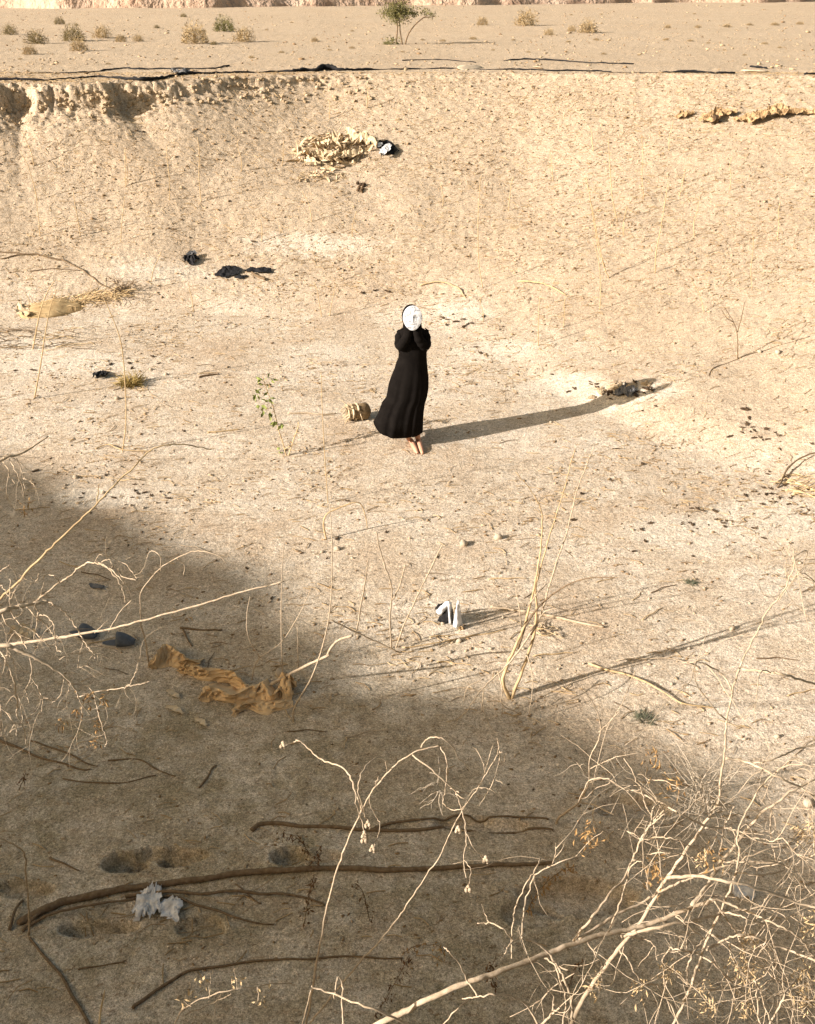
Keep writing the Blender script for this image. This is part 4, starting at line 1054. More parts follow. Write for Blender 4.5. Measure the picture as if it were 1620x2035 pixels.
# ------------------------------------------------------------------ stalks that stand on the pit floor and the banks
def stalk(base, pts, r0, r1, label, mat='stalk', subs=(), lean=0.1, name='dry_stalk', group=None):
    b = hit(*base); Y = b[1]
    P = [tuple((base[0], base[1] + 2))] + list(pts)
    if not subs:
        Q = crom(px_path(P, Y, Y + lean, .02), 5)
        mb = MB(); mb.tube(Q, radii(Q, r0, r1), 6)
        return tag(mb.build(name, M[mat], None, origin=b), label, "dry stalk", group)
    t = thing(name, label, "dry stalk", b, group)
    branch(t, P, r0, r1, Y, Y + lean, mat, 'stem', .02)
    for s_ in subs:
        branch(t, s_, r0 * .75, r1 * .9, Y + lean * .3, Y + lean * .8, mat, 'branch', .02)
    return t
stalk((562, 1350), [(561, 1320), (559, 1250), (560, 1150), (564, 1080)], 1.9, 1.0, "thin upright stalk standing beside the end of the tan sacking", 'twig')
stalk((593, 1332), [(592, 1290), (591, 1245)], 1.7, 1.1, "short upright stalk next to the sacking, shortest of the three", 'twig')
stalk((584, 1432), [(586, 1405), (620, 1345), (645, 1270), (658, 1190), (660, 1075), (655, 1000)], 2.8, 1.0, "long bent cane rising from the near end of the tan sacking", 'twig')
stalk((500, 1352), [(506, 1325), (517, 1307), (560, 1275), (595, 1220), (620, 1165)], 1.8, 1.0, "forked thin stalk growing behind the tan sacking", 'twig', subs=[[(517, 1307), (495, 1270), (490, 1225), (497, 1185)]])
stalk((522, 1372), [(545, 1356), (575, 1340), (615, 1320), (655, 1302)], 3.8, 3.6, "thick broken cane leaning out of the tan sacking", 'twig', subs=[[(650, 1304), (658, 1288), (672, 1273), (700, 1263)]], lean=-.1)
stalk((796, 1297), [(778, 1289), (741, 1272), (707, 1256), (654, 1230)], 2.8, 1.8, "fallen forked cane with upright shoots left of the white torn carton", 'twig', lean=-.15,
      subs=[[(709, 1254), (718, 1200), (728, 1144), (731, 1113)], [(778, 1289), (775, 1228), (779, 1172), (767, 1130), (755, 1092), (748, 1057)], [(780, 1192), (794, 1165), (805, 1122)], [(787, 1287), (805, 1237), (833, 1178), (863, 1115), (881, 1080)]])
stalk((649, 1072), [(643, 1043), (648, 1024), (665, 1013), (711, 998), (726, 1024), (730, 1050)], 2.6, 1.0, "stubby hooked stalk bent over to the right near the pit centre")
stalk((652, 1000), [(645, 900), (640, 800), (638, 740)], 1.2, .9, "tall hair-thin stalk between the green seedling and the person")
stalk((68, 792), [(81, 723), (90, 662), (100, 611), (112, 577)], 1.9, 1.0, "leaning pale stalk in front of the half-buried sack, right one of two")
stalk((65, 694), [(77, 632), (92, 585), (110, 556)], 1.8, 1.0, "leaning pale stalk in front of the half-buried sack, left one of two")
stalk((243, 897), [(250, 840), (248, 750), (240, 680), (225, 635), (200, 580)], 1.7, 1.0, "tall curved stalk rising left of the yellow grass tuft")
stalk((250, 372), [(249, 340), (248, 295)], 1.0, .7, "short twin stalk on the far bank under the crumbled rim", subs=[[(252, 370), (253, 335), (250, 305)]])
stalk((1211, 552), [(1200, 528), (1189, 476), (1180, 428), (1165, 354)], 1.4, .8, "long leaning stalk on the right bank casting a thin slanted shadow", subs=[[(1203, 530), (1190, 500), (1183, 460), (1172, 390)]])
stalk((1228, 441), [(1217, 391), (1211, 308), (1209, 275)], 1.2, .7, "thin stalk high on the right bank, forked at its foot")
stalk((1302, 543), [(1304, 502), (1313, 456), (1322, 400), (1328, 363)], 1.4, .8, "straight stalk leaning right on the right bank")
stalk((960, 572), [(952, 525), (950, 450), (952, 400), (955, 350)], 1.2, .7, "hair-thin upright stalk up the bank behind the person")
stalk((1466, 712), [(1466, 670), (1458, 640), (1440, 610)], 1.6, .9, "crooked brown weed stalk on the right bank", 'bark', subs=[[(1466, 660), (1474, 630), (1480, 600)], [(1458, 640), (1445, 632), (1434, 615)]])
stalk((1192, 616), [(1194, 570), (1190, 520), (1180, 480)], 1.1, .7, "faint stalk at the foot of the right bank")
FAINT = [(337, 398, -6, 110), (400, 402, -8, 130), (75, 398, -34, 95), (68, 330, -25, 70), (1070, 687, 3, 95), (1495, 577, 2, 110), (1280, 397, -6, 130), (1100, 360, -8, 60), (1380, 470, 8, 70), (1240, 470, 6, 60), (1545, 480, 6, 80), (640, 630, -16, 70),
         (655, 628, 12, 60), (960, 640, -5, 50), (480, 340, -8, 60), (560, 330, 5, 50), (730, 215, -2, 45), (655, 236, -3, 40), (160, 470, -14, 90), (80, 470, -8, 80), (1330, 300, 8, 60), (1450, 380, 5, 70), (240, 480, 8, 90),
         (385, 620, -10, 60), (700, 470, 8, 50), (1180, 300, -10, 50), (1400, 620, -25, 60), (520, 480, -6, 50), (1120, 650, 4, 60), (1350, 390, 12, 50), (620, 440, -20, 60), (880, 410, -4, 45), (1010, 420, 10, 70), (300, 560, 20, 60)]
for (x, y, dx, h_) in FAINT:
    stalk((x, y), [(x + dx * .25 + random.uniform(-3, 3), y - h_ * .4), (x + dx * .6 + random.uniform(-3, 3), y - h_ * .75), (x + dx, y - h_)], random.uniform(.9, 1.3), .6,
          "hair-thin pale stalk standing on the far slope", group="hair-thin stalks on the slopes")

# ------------------------------------------------------------------ branches and sticks lying on the shaded floor
lying("fallen_branch", "long thick brown branch lying across the shaded floor, its left end splintered", "branch",
      [(40, 1834), (100, 1808), (135, 1793), (225, 1776), (300, 1763), (400, 1748), (500, 1738), (600, 1731), (700, 1729), (810, 1731), (900, 1727), (1000, 1722), (1100, 1717)], 10, 4.5, 'bark', .9,
      subs=[([(250, 1785), (320, 1780), (400, 1782), (500, 1780), (575, 1783), (645, 1801)], 5.5, 2.5, 0.02), ([(325, 1784), (400, 1804), (465, 1824), (545, 1838)], 4.0, 2.0, 0.01),
            ([(60, 1842), (105, 1826), (175, 1806), (275, 1788)], 3.5, 3.0, .03), ([(22, 1848), (34, 1815), (46, 1790)], 4.5, 3.0, .02), ([(47, 1851), (75, 1826), (112, 1803)], 4.5, 3.0, .02),
            ([(468, 1757), (495, 1780), (520, 1797)], 1.8, 1.4, 0.0)])
lying("fallen_branch", "brown branch half sunk in the shaded sand behind the thickest one", "branch",
      [(500, 1652), (525, 1641), (625, 1643), (725, 1650), (810, 1653), (900, 1650), (1000, 1658), (1100, 1650)], 5.5, 3.0, 'bark', .6,
      subs=[([(740, 1650), (775, 1638), (810, 1632), (900, 1630), (1000, 1625), (1090, 1630)], 3.4, 2.2, 0.01)])
lying("fallen_branch", "bowed thin branch lying nearest the bottom edge in the shade", "branch",
      [(265, 2006), (320, 1966), (380, 1930), (475, 1915), (600, 1905), (700, 1900), (800, 1905)], 4.2, 2.2, 'bark', 1.0)
lying("fallen_branch", "dark rod running down to the bottom edge at the lower left", "branch", [(60, 1865), (100, 1915), (140, 1975), (178, 2040)], 3.2, 4.4, 'bark', 1.0)
lying("fallen_branch", "thin forked branch lying at the left edge above the footprints", "branch", [(-10, 1468), (50, 1495), (100, 1515), (180, 1530)], 3.4, 2.2, 'bark', 1.0,
      subs=[([(62, 1474), (150, 1505), (195, 1523)], 2.4, 1.6, 0), ([(215, 1513), (270, 1510), (310, 1532), (350, 1543)], 2.2, 1.6, 0), ([(125, 1548), (225, 1557), (310, 1542)], 2.2, 1.5, 0)])
lying("fallen_twig", "short bent twig lying alone in the shaded sand above the thick branch", "twig", [(395, 1566), (415, 1541), (421, 1530), (431, 1524)], 2.6, 2.0, 'bark', 1.0)
lying("fallen_twig", "dark flat stick lying between the slippers and the tan sacking", "twig", [(358, 1250), (400, 1251), (442, 1253)], 2.8, 2.0, 'bark', 1.0, subs=[([(363, 1253), (372, 1268), (383, 1284)], 2, 1.5, 0)])
lying("fallen_twig", "thin dark stick lying in the shade at the far lower left", "twig", [(155, 1928), (200, 1921), (250, 1910)], 2.4, 1.5, 'bark', 1.0)
lying("fallen_twig", "dark broken twig beside the two-lobed hollow in the sand", "twig", [(100, 1706), (130, 1718), (158, 1732)], 3.0, 1.6, 'bark', 1.0)
t = thing("dead_stalk", "pale stalk bent like a hook at the left edge over the thick branch", "dry stalk", hit(57, 1858))
P0 = hit(57, 1858)
branch(t, [(57, 1860), (57, 1800), (52, 1750), (50, 1700), (30, 1680), (0, 1665), (-20, 1662)], 2.6, 2.0, P0[1], P0[1] - .5, 'twig', 'stem')
stalk((197, 2040), [(200, 2010), (205, 1985), (208, 1968)], 3.0, 1.2, "short pale stake standing at the bottom edge, lower left", 'straw')
# sunlit ground
lying("fallen_twig", "long arched brown twig lying on lit sand below the forked bush", "twig", [(1170, 1320), (1245, 1345), (1290, 1365), (1315, 1380), (1360, 1400), (1420, 1407)], 2.8, 1.6, 'stalk', 1.0, .02)
lying("fallen_cane", "straight pale cane lying flat behind the forked bush", "cane", [(975, 1208), (1042, 1218), (1091, 1226), (1141, 1238), (1200, 1248)], 3.4, 3.0, 'twig', 1.3)
lying("fallen_branch", "grey-brown branch lying at the left edge above the half-buried sack", "branch", [(-10, 500), (50, 505), (115, 517), (160, 535), (200, 565), (232, 582)], 1.7, 1.5, 'bark', 1.2, .0, subs=[([(0, 515), (60, 507), (120, 518)], 1.6, 1.4, .01), ([(60, 540), (110, 535), (160, 538)], 1.5, 1.0, 0)])
lying("fallen_twig", "curved brown twig on the ground just up-slope of the masked head", "twig", [(835, 568), (875, 563), (910, 575), (926, 592)], 1.5, 1.0, 'stalk', 1.0, .02)
lying("fallen_twig", "thin curved twig at the foot of the right bank", "twig", [(1030, 560), (1080, 569), (1125, 586)], 1.9, 1.5, 'stalk', 1.0, .03)
lying("fallen_cane", "pale cane stub lying left of the broken basket", "cane", [(572, 823), (600, 822), (640, 824), (668, 822)], 2.2, 1.4, 'twig', 1.2)
lying("fallen_twig", "brown stick lying on lit sand below the green seedling's left", "twig", [(413, 861), (445, 858), (476, 854)], 2.0, 1.4, 'stalk', 1.0)
lying("fallen_twig", "brown stick lying on lit sand right of the yellow grass tuft", "twig", [(396, 751), (418, 746), (436, 744)], 2.2, 2.0, 'bark', 1.0)
lying("fallen_twig", "thin stick with a forked end at the far right by the pile of chips", "twig", [(1545, 970), (1570, 935), (1600, 915), (1630, 900)], 2.4, 1.5, 'bark', 1.0, .05, subs=[([(1540, 962), (1565, 950), (1585, 945)], 2.0, 1.4, .02)])
lying("fallen_cane", "pair of pale canes on the right edge by the chips", "cane", [(1580, 962), (1605, 970), (1640, 985)], 2.6, 2.0, 'straw', 1.2, subs=[([(1575, 985), (1605, 975), (1640, 962)], 2.0, 1.6, .02), ([(1560, 975), (1600, 985), (1640, 1000)], 1.6, 1.4, .02)])
lying("fallen_twig", "long thin twig along the sand below the white torn carton", "twig", [(800, 1288), (870, 1278), (940, 1264), (1005, 1252)], 1.6, 1.2, 'stalk', 1.0)
lying("fallen_twig", "thin arched twig near the bottom of the right bank's streak", "twig", [(1225, 1314), (1300, 1314), (1345, 1318), (1390, 1330)], 1.6, 1.2, 'twig', 1.0, .03)
lying("fallen_twig", "curved twig low on the left of the pit under the tall curved stalk", "twig", [(190, 893), (215, 888), (243, 897), (300, 897)], 1.7, 1.2, 'stalk', 1.0, .02)
lying("fallen_twig", "crooked brown twig snaking over the right bank", "twig", [(1410, 748), (1418, 733), (1450, 720), (1490, 705), (1540, 690), (1610, 668)], 1.0, .6, 'bark', 1.0)

# ------------------------------------------------------------------ crumpled litter
def normal_at(x, y, e=.05):
    n = np.array([-(hz(x + e, y) - hz(x - e, y)) / (2 * e), -(hz(x, y + e) - hz(x, y - e)) / (2 * e), 1.0])
    return n / np.linalg.norm(n)
def sheet(parent, name, path, widths, folds, mat, seed=0, nu=70, nv=18, rag=0.25, thick=0.003, origin=None, base=0.004, ridge=0.0, fine=1.0):
    """crumpled sheet following a path on the ground; widths and folds in metres"""
    H = np.array([hit(*p) if len(p) == 2 else np.array(p) for p in path])
    C = crom(H, 12)
    L = np.concatenate([[0], np.cumsum(np.linalg.norm(np.diff(C, axis=0), axis=1))])
    s_ = np.linspace(0, L[-1], nu)
    C = np.stack([np.interp(s_, L, C[:, k]) for k in range(3)], 1)
    T = np.gradient(C, axis=0); T /= np.linalg.norm(T, axis=1)[:, None] + 1e-9
    W = np.interp(np.linspace(0, 1, nu), np.linspace(0, 1, len(widths)), widths)
    Fd = np.interp(np.linspace(0, 1, nu), np.linspace(0, 1, len(folds)), folds)
    vs = []
    for i in range(nu):
        side = np.array([-T[i, 1], T[i, 0], 0]); side /= np.linalg.norm(side) + 1e-9
        for j in range(nv):
            c = (j / (nv - 1) - .5)
            rg = 1 + rag * (N1(i * .35 + seed * 7.3, (0 if c < 0 else 50) + seed) + (N2(i * .9 + seed, (0 if c < 0 else 50)) if fine >= 1 else N2(i * .16 + seed, (0 if c < 0 else 50)) * 1.6)) * 2
            q = C[i] + side * c * W[i] * rg + T[i] * 0.5 * rag * W[i] * float(N3(j * .5 + seed * 3, i * .06))
            x, y = q[0], q[1]
            a = s_[i]; bb = c * W[i]
            f = abs(float(N2(a * 9 * fine + bb * 5 * fine + seed * 5, bb * 14 * fine - a * 4 * fine + seed))) * 1.6 + (abs(float(N3(a * 22 + seed, bb * 30))) * .9 + .35 * abs(float(N4(a * 50 + seed, bb * 60)))) * (fine if fine < 1 else 1)
            if fine < 1:
                f = (.5 - abs(float(N2(a * 11 * fine + bb * 8 * fine + seed * 5, bb * 16 * fine - a * 6 * fine + seed)))) * 1.5 + (.5 - abs(float(N4(a * 9 - bb * 12 + seed, bb * 10 + a * 7)))) * .5 + .22 * float(N3(a * 34, bb * 40)) + .12 * float(N5(a * 80, bb * 90))
            f = f * Fd[i] + ridge * math.exp(-(c / .22) ** 2) * (0.4 + 1.2 * (0.5 + float(N1(a * 6 + seed, 2.0))))
            vs.append((x, y, hz(x, y) + base + f))
    fs = [(i * nv + j, (i + 1) * nv + j, (i + 1) * nv + j + 1, i * nv + j + 1) for i in range(nu - 1) for j in range(nv - 1)]
    mb = MB(); mb.add(vs, fs)
    o = mb.build(name, M[mat], parent, smooth=False, origin=C[0] if parent is None else None)
    so = o.modifiers.new("thick", 'SOLIDIFY'); so.thickness = thick; so.offset = 1
    return o

t = thing("sacking", "torn crumpled tan sacking lying in the shade at the left", "sacking", hit(440, 1360))
def hit_h(px, py, h):
    """point over the ground at height h seen at (px, py)"""
    d = ray(px, py); y1 = hit(px, py)[1]
    ys = np.linspace(y1 - 1.2, y1 + .01, 90)
    P = CAM[None, :] + d[None, :] * (ys / d[1])[:, None]
    g = P[:, 2] - h - height(P[:, 0], P[:, 1])
    k = int(np.argmax(g < 0))
    return P[k] if g[k] < 0 else P[-1]
def drape(parent, name, top, bot, h, back, mat, seed, nu=64, nv=12):
    """cloth hanging over a low ridge: from the ground in front, over the top, down behind"""
    n = len(top)
    T = crom(np.array([hit_h(x, y, h if 0 < k < n - 1 else h * .4) for k, (x, y) in enumerate(top)]), 10)
    B = crom(np.array([hit_h(x, y, .006) for x, y in bot]), 10)
    ip = lambda A, t: np.array([np.interp(t, np.linspace(0, 1, len(A)), A[:, k]) for k in range(3)])
    vs = []
    for a in range(nu):
        t_ = a / (nu - 1); p1 = ip(T, t_); p0 = ip(B, t_)
        pb = p1 + np.array([.02, back * (1 + .5 * float(N1(a * .2, seed))), 0]); pb[2] = hz(pb[0], pb[1]) + .004
        for b_ in range(nv * 2 + 1):
            k = b_ / nv
            q = p0 * (1 - k) + p1 * k if k <= 1 else p1 * (2 - k) + pb * (k - 1)
            cr = (.5 - abs(float(N2(a * .16 + b_ * .10 + seed, b_ * .22 - a * .07)))) - .3 + .6 * float(N3(a * .45 + seed, b_ * .5))
            w_ = math.sin(math.pi * min(1, max(0, b_ / (2 * nv))))
            q = q + np.array([.03 * float(N4(a * .3, b_ * .3 + seed)), -.045 * cr * (0.3 + w_), .035 * cr * w_])
            q[2] = max(q[2], hz(q[0], q[1]) + .003)
            vs.append(q)
    m_ = nv * 2 + 1
    mb = MB(); mb.add(vs, [(a * m_ + c_, (a + 1) * m_ + c_, (a + 1) * m_ + c_ + 1, a * m_ + c_ + 1) for a in range(nu - 1) for c_ in range(m_ - 1)])
    o = mb.build(name, M[mat], parent, smooth=False); so = o.modifiers.new("t", 'SOLIDIFY'); so.thickness = .003
drape(t, "sheet", [(294, 1324), (310, 1300), (328, 1280), (346, 1289), (368, 1305), (398, 1318)], [(300, 1330), (312, 1329), (325, 1327), (340, 1325), (354, 1329), (372, 1328)], .12, .10, 'burlap', 1.3)
drape(t, "sheet", [(350, 1329), (372, 1322), (410, 1327), (459, 1333), (477, 1349), (496, 1368)], [(356, 1337), (384, 1344), (398, 1352), (430, 1355), (463, 1362), (484, 1382)], .11, .07, 'burlap', 5.1)
drape(t, "flap", [(394, 1386), (407, 1364), (436, 1369), (461, 1381), (487, 1369), (508, 1362), (521, 1357), (539, 1382), (555, 1364), (566, 1382)], [(397, 1394), (415, 1395), (428, 1392), (446, 1396), (477, 1398), (500, 1394), (524, 1399), (540, 1396), (555, 1396), (568, 1398)], .09, .16, 'burlap', 9.7, 90)
drape(t, "flap", [(459, 1416), (475, 1404), (495, 1397), (522, 1394), (552, 1394), (580, 1386)], [(463, 1426), (480, 1414), (495, 1410), (526, 1421), (556, 1412), (582, 1404)], .05, .10, 'burlap', 13.2)
drape(t, "flap", [(552, 1346), (560, 1336), (568, 1338), (577, 1340), (582, 1352)], [(558, 1392), (563, 1397), (569, 1398), (575, 1396), (580, 1394)], .17, .05, 'burlap', 17.9, 30)
for (x, y, a, b_, lab) in [(345, 1381, 22, .05, "small pale scrap near the upper end of the tan sacking"), (400, 1436, 20, .05, "pale torn strip lying below the tan sacking"),
                          (348, 1412, 34, .05, "thin tan strip left below the tan sacking"), (395, 1346, 26, .035, "thin grey-tan strip tucked along the sacking's lower side")]:
    o = sheet(None, "sacking_scrap", [(x - a * .5, y - 6), (x, y), (x + a * .5, y + 8)], [b_ * .6, b_, b_ * .5], [.015, .025, .015], 'husk', int(x), 20, 6)
    tag(o, lab, "scrap")

# heap of pale husks on the far bank
def husk_heap(name, label, cx, cy, wx, wy, n, hgt, mat='husk', L=(.10, .28), W=(.03, .07)):
    c = hit(cx, cy)
    t = thing(name, label, "husk heap", c)
    sx = wx * depth(c) / F; sy = wy * depth(c) / F / .55
    mb = MB()
    for _ in range(n):
        a = rng.uniform(0, 6.28); r = math.sqrt(rng.random())
        x = c[0] + sx * r * math.cos(a); y = c[1] + sy * r * math.sin(a) + .25 * sx * r * math.cos(a)
        z = hz(x, y) + hgt * (1 - r * r) * rng.random() + .01
        d = rng.normal(0, 1, 3); d[2] *= .5; d /= np.linalg.norm(d)
        s_ = np.cross(d, rng.normal(0, 1, 3)); s_ /= np.linalg.norm(s_); nn = np.cross(d, s_)
        ln = rng.uniform(*L) * rng.choice([.5, .8, 1, 1.6]); w = rng.uniform(*W) * rng.choice([.5, 1, 1.6]); cu = rng.uniform(-1, 1) * .5
        vs = []
        for i in range(6):
            k = i / 5; ww = w * math.sin(math.pi * (0.12 + .8 * k)) * .5
            p = np.array([x, y, z]) + d * ln * (k - .5) + nn * cu * ln * (k - .5) ** 2 * 2
            p[2] = max(p[2], hz(p[0], p[1]) + .004)
            vs += [p - s_ * ww + nn * ww * .5, p, p + s_ * ww + nn * ww * .5]
        mb.add(vs, [(i * 3 + j, (i + 1) * 3 + j, (i + 1) * 3 + j + 1, i * 3 + j + 1) for i in range(5) for j in range(2)])
    o = mb.build("husks", M[mat], t, smooth=False); o['kind'] = 'stuff'
    return t
t = husk_heap("husk_heap", "heap of pale crumpled husks and sheeting high on the far bank", 655, 305, 76, 34, 230, .22)
sheet(t, "sheet", [(690, 272), (712, 290), (740, 296), (750, 305)], [.10, .22, .2, .08], [.10, .14, .1], 'husk', 11, 30, 12, base=.08, ridge=.08)
sheet(t, "sheet", [(622, 318), (655, 322), (690, 318), (712, 312)], [.10, .22, .2, .12], [.08, .1, .08], 'husk', 12, 30, 12, base=.05, ridge=.05)
husk_heap("husk_heap", "flat scatter of pale husks just below the larger husk heap", 640, 352, 48, 14, 60, .03, L=(.06, .16), W=(.02, .04))

t = thing("torn_packet", "small black and white torn packet beside the husk heap", "packet", hit(766, 308))
sheet(t, "black_lining", [(753, 300), (768, 300), (784, 308)], [.3, .38, .22], [.1, .14, .08], 'black_plastic', 21, 22, 12)
sheet(t, "white_panel", [(758, 318), (768, 308), (776, 298)], [.10, .16, .08], [.05, .07, .04], 'white_plastic', 22, 16, 8, base=.09)
sheet(t, "white_panel", [(750, 303), (755, 300), (759, 302)], [.07, .11, .06], [.03, .04, .03], 'white_plastic', 23, 10, 6, base=.10)
t = thing("dung", "small clump of dark round droppings below the husk heap", "droppings", hit(717, 372))
for (x, y) in [(711, 366), (717, 369), (722, 371), (714, 375), (720, 377), (724, 368), (712, 380), (718, 381)]:
    p = hit(x, y); mb = MB(); mb.lump(p + np.array([0, 0, .02]), .034, (1, 1, .9), 2, .1); mb.build("pellet", M['chip'], t)
t = thing("torn_packet", "crumpled black and pale packet on the slope left of the black sheeting", "packet", hit(382, 518))
sheet(t, "black_lining", [(371, 524), (381, 518), (394, 514)], [.14, .26, .12], [.08, .12, .06], 'black_plastic', 31, 20, 10)
sheet(t, "pale_panel", [(374, 514), (383, 511), (392, 512)], [.06, .10, .05], [.03, .05, .03], 'grey_plastic', 32, 12, 6, base=.06)
t = thing("black_sheeting", "torn black plastic sheeting half buried on the slope left of the person", "plastic sheeting", hit(480, 545))
sheet(t, "sheet", [(427, 550), (445, 545), (462, 540), (477, 536)], [.05, .26, .34, .12], [.03, .05, .03], 'black_plastic', 41, 30, 12, fine=.6, rag=.15)
sheet(t, "sheet", [(485, 540), (505, 541), (525, 542), (540, 541)], [.06, .12, .13, .1], [.03, .05, .04], 'black_plastic', 42, 26, 8, fine=.6, rag=.2)
sheet(t, "sheet", [(466, 552), (480, 552), (492, 549)], [.03, .09, .04], [.02, .03, .02], 'black_plastic', 43, 16, 6)
tag(lying("fallen_twig", "x", "twig", [(500, 544), (512, 550), (528, 558)], 2.6, 3.4, 'bark', 1.0), "grey-brown stick lying against the torn black sheeting", "twig")

# half-buried sack and straw at the left
c = hit(88, 625)
t = thing("sack", "tan half-buried sack with straw trailing from it on the left slope", "sack", c)
mb = MB(); vs_, f_ = ICO[3]
hv = []
for p in vs_:
    q = np.array(p)
    k = 1 + .13 * math.sin(q[0] * 9) * abs(q[2]) + .10 * float(N2(q[0] * 3 + 4, q[2] * 3 + q[1])) * 2
    x = c[0] + .07 + q[0] * .46 * k; y = c[1] + .15 + q[1] * .26 * k + .14 * q[0]
    hv.append((x, y, hz(x, y) - .02 + q[2] * .12 * k * (1 - .45 * max(0, q[0]))))
mb.add(hv, f_); mb.build("sack_body", M['sack'], t)
sheet(t, "flap", [(40, 612), (48, 625), (60, 632)], [.10, .18, .1], [.05, .07, .05], 'husk', 51, 18, 8, base=.02, ridge=.04)
mb = MB()
for _ in range(340):
    x = rng.uniform(45, 250); y = 606 - (x - 112) * .17 + rng.normal(0, 7)
    p = hit(x, y); P, rr = curly(p + np.array([0, 0, .02]), np.array([rng.normal(1, .5), rng.normal(.3, .6), .15]), rng.uniform(.12, .4), .005, 6, .5, .3)
    mb.tube(P, rr, 4)
o = mb.build("straw", M['straw'], t); o['kind'] = 'stuff'
t = thing("dead_weed", "dark withered weed clump at the right end of the trailing straw", "weed", hit(240, 583))
P = [np.array([hit(240, 584), hit(240, 584) + np.array([rng.normal(0, .1), rng.normal(0, .1), .2])]) for _ in range(6)]
twigs_on(t, [crom(p, 6) for p in P], 60, (.06, .2), .004, 'bark', .2, t0=0, name='stems')
def brush_pile(label, cx, cy, wx, wy, n, mat, rr=(.003, .007), L=(.2, .6)):
    c = hit(cx, cy)
    t = thing("brush_pile", label, "brush pile", c)
    for _ in range(n):
        x = rng.uniform(cx - wx, cx + wx); y = rng.uniform(cy - wy, cy + wy)
        p = hit(x, y); l = rng.uniform(*L); a = rng.normal(0, .35)
        P = []
        for k in np.linspace(-.5, .5, 6):
            qx = p[0] + l * k * math.cos(a); qy = p[1] + l * k * math.sin(a) + .03 * math.sin(k * 7 + x)
            P.append((qx, qy, hz(qx, qy) + .012 + .02 * rng.random()))
        mb = MB(); r = rng.uniform(*rr); mb.tube(P, np.linspace(r, r * .5, 6), 5)
        mb.build("stick", M[mat if rng.random() < .75 else 'straw'], t)
brush_pile("low pile of dark brushwood at the left edge below the sack", 75, 675, 95, 20, 46, 'bark')
brush_pile("small litter of straw and sticks beside the forked bush's foot", 1085, 1255, 30, 12, 14, 'twig', (.003, .006), (.1, .25))
brush_pile("loose dry sticks at the far right edge beside the dark chips", 1590, 965, 45, 22, 18, 'straw', (.003, .006), (.2, .45))

def tuft(label, cx, cy, w, h_, n, mat, name="grass_tuft", cat="grass tuft", r=.003, spread=1.0, group=None, parent=None):
    c = hit(cx, cy); mb = MB()
    R_ = w * depth(c) / F * .5
    for _ in range(n):
        a = rng.uniform(0, 6.28); q = math.sqrt(rng.random()) * R_ * .6
        p = np.array([c[0] + q * math.cos(a), c[1] + q * math.sin(a) * .8, 0]); p[2] = hz(p[0], p[1]) - .01
        d = np.array([math.cos(a) * spread * (.3 + q / R_), math.sin(a) * spread * (.3 + q / R_), 1.0]) + rng.normal(0, .25, 3)
        P, rr = curly(p, d, h_ * depth(c) / F / .9 * rng.uniform(.5, 1.15), r, 5, .8, .4)
        mb.tube(P, rr, 3)
    o = mb.build(name, M[mat], None, origin=c)
    return tag(o, label, cat, group)
tuft("yellow-brown dry grass tuft casting a long shadow on the left of the pit", 262, 764, 52, 26, 220, 'tuft', r=.005)
tuft("flat brown mat of dead grass just below the yellow tuft", 282, 774, 36, 8, 90, 'stalk', r=.005, spread=2.5)
t = sheet(None, "black_scrap", [(1222, 784), (1240, 781), (1262, 776)], [.10, .24, .10], [.05, .09, .05], 'grey_plastic', 62, 20, 10)
tag(t, "dark greenish-grey plastic scrap among clods where the person's shadow ends", "scrap")
for k, (x, y, sz) in enumerate([(1195, 778, .11), (1222, 770, .13), (1255, 768, .12), (1285, 764, .09), (1178, 790, .08)]):
    p = hit(x, y); mb = MB(); sz *= .62; mb.lump(p, sz, (1.3, .8, .5), 3, .10)
    for _ in range(5):
        mb.lump(p + rng.normal(0, sz * .5, 3) * np.array([1, 1, .15]) + np.array([0, 0, sz * .3]), sz * .35, (1, .8, .7), 2, .3)
    tag(mb.build("earth_clod", M['clod'], None, smooth=False, origin=p), "crumbly earth clod in the row at the tip of the person's shadow", "earth clod", "clods at the shadow's tip")
t = sheet(None, "black_scrap", [(190, 754), (204, 748), (216, 744)], [.08, .24, .08], [.06, .1, .05], 'black_plastic', 61, 18, 8)
tag(t, "small black torn scrap left of the yellow grass tuft", "scrap")
tuft("small grey-green weed on lit sand right of the shade edge", 1282, 1430, 40, 22, 120, 'grey_weed', "weed", "weed", .0025, 1.6)
tuft("tiny dark weed on lit sand at the right, above the streak", 1374, 1160, 18, 14, 60, 'grey_weed', "weed", "weed", .003, 1.4)

# green seedling
b0 = hit(572, 905); t = thing("seedling", "sparse green-leaved seedling on thin stems left of the person", "seedling", b0)
branch(t, [(570, 907), (562, 880), (550, 840), (545, 815), (532, 780), (522, 748)], 1.8, .9, b0[1], b0[1] + .1, 'stalk', 'stem', .02)
branch(t, [(573, 907), (585, 870), (592, 850), (594, 838)], 1.8, 1.0, b0[1], b0[1], 'straw', 'stem', .02)
branch(t, [(566, 892), (580, 885), (590, 882)], 1.2, .8, b0[1], b0[1], 'stalk', 'branch', .01)
leaf_cluster(t, [at(x, y, b0[1] + .05) for x, y in ((516, 757), (532, 752), (509, 782), (533, 795), (522, 812), (537, 818), (548, 835), (558, 842), (530, 770), (555, 902))], 6, .02, .07, .038, 'green_leaf', 'leaves', .5)
leaf_cluster(t, [at(x, y, b0[1]) for x, y in ((591, 850), (588, 860), (575, 880), (606, 898))], 7, .016, .035, .016, 'dry_leaf', 'dried_leaves', .5)

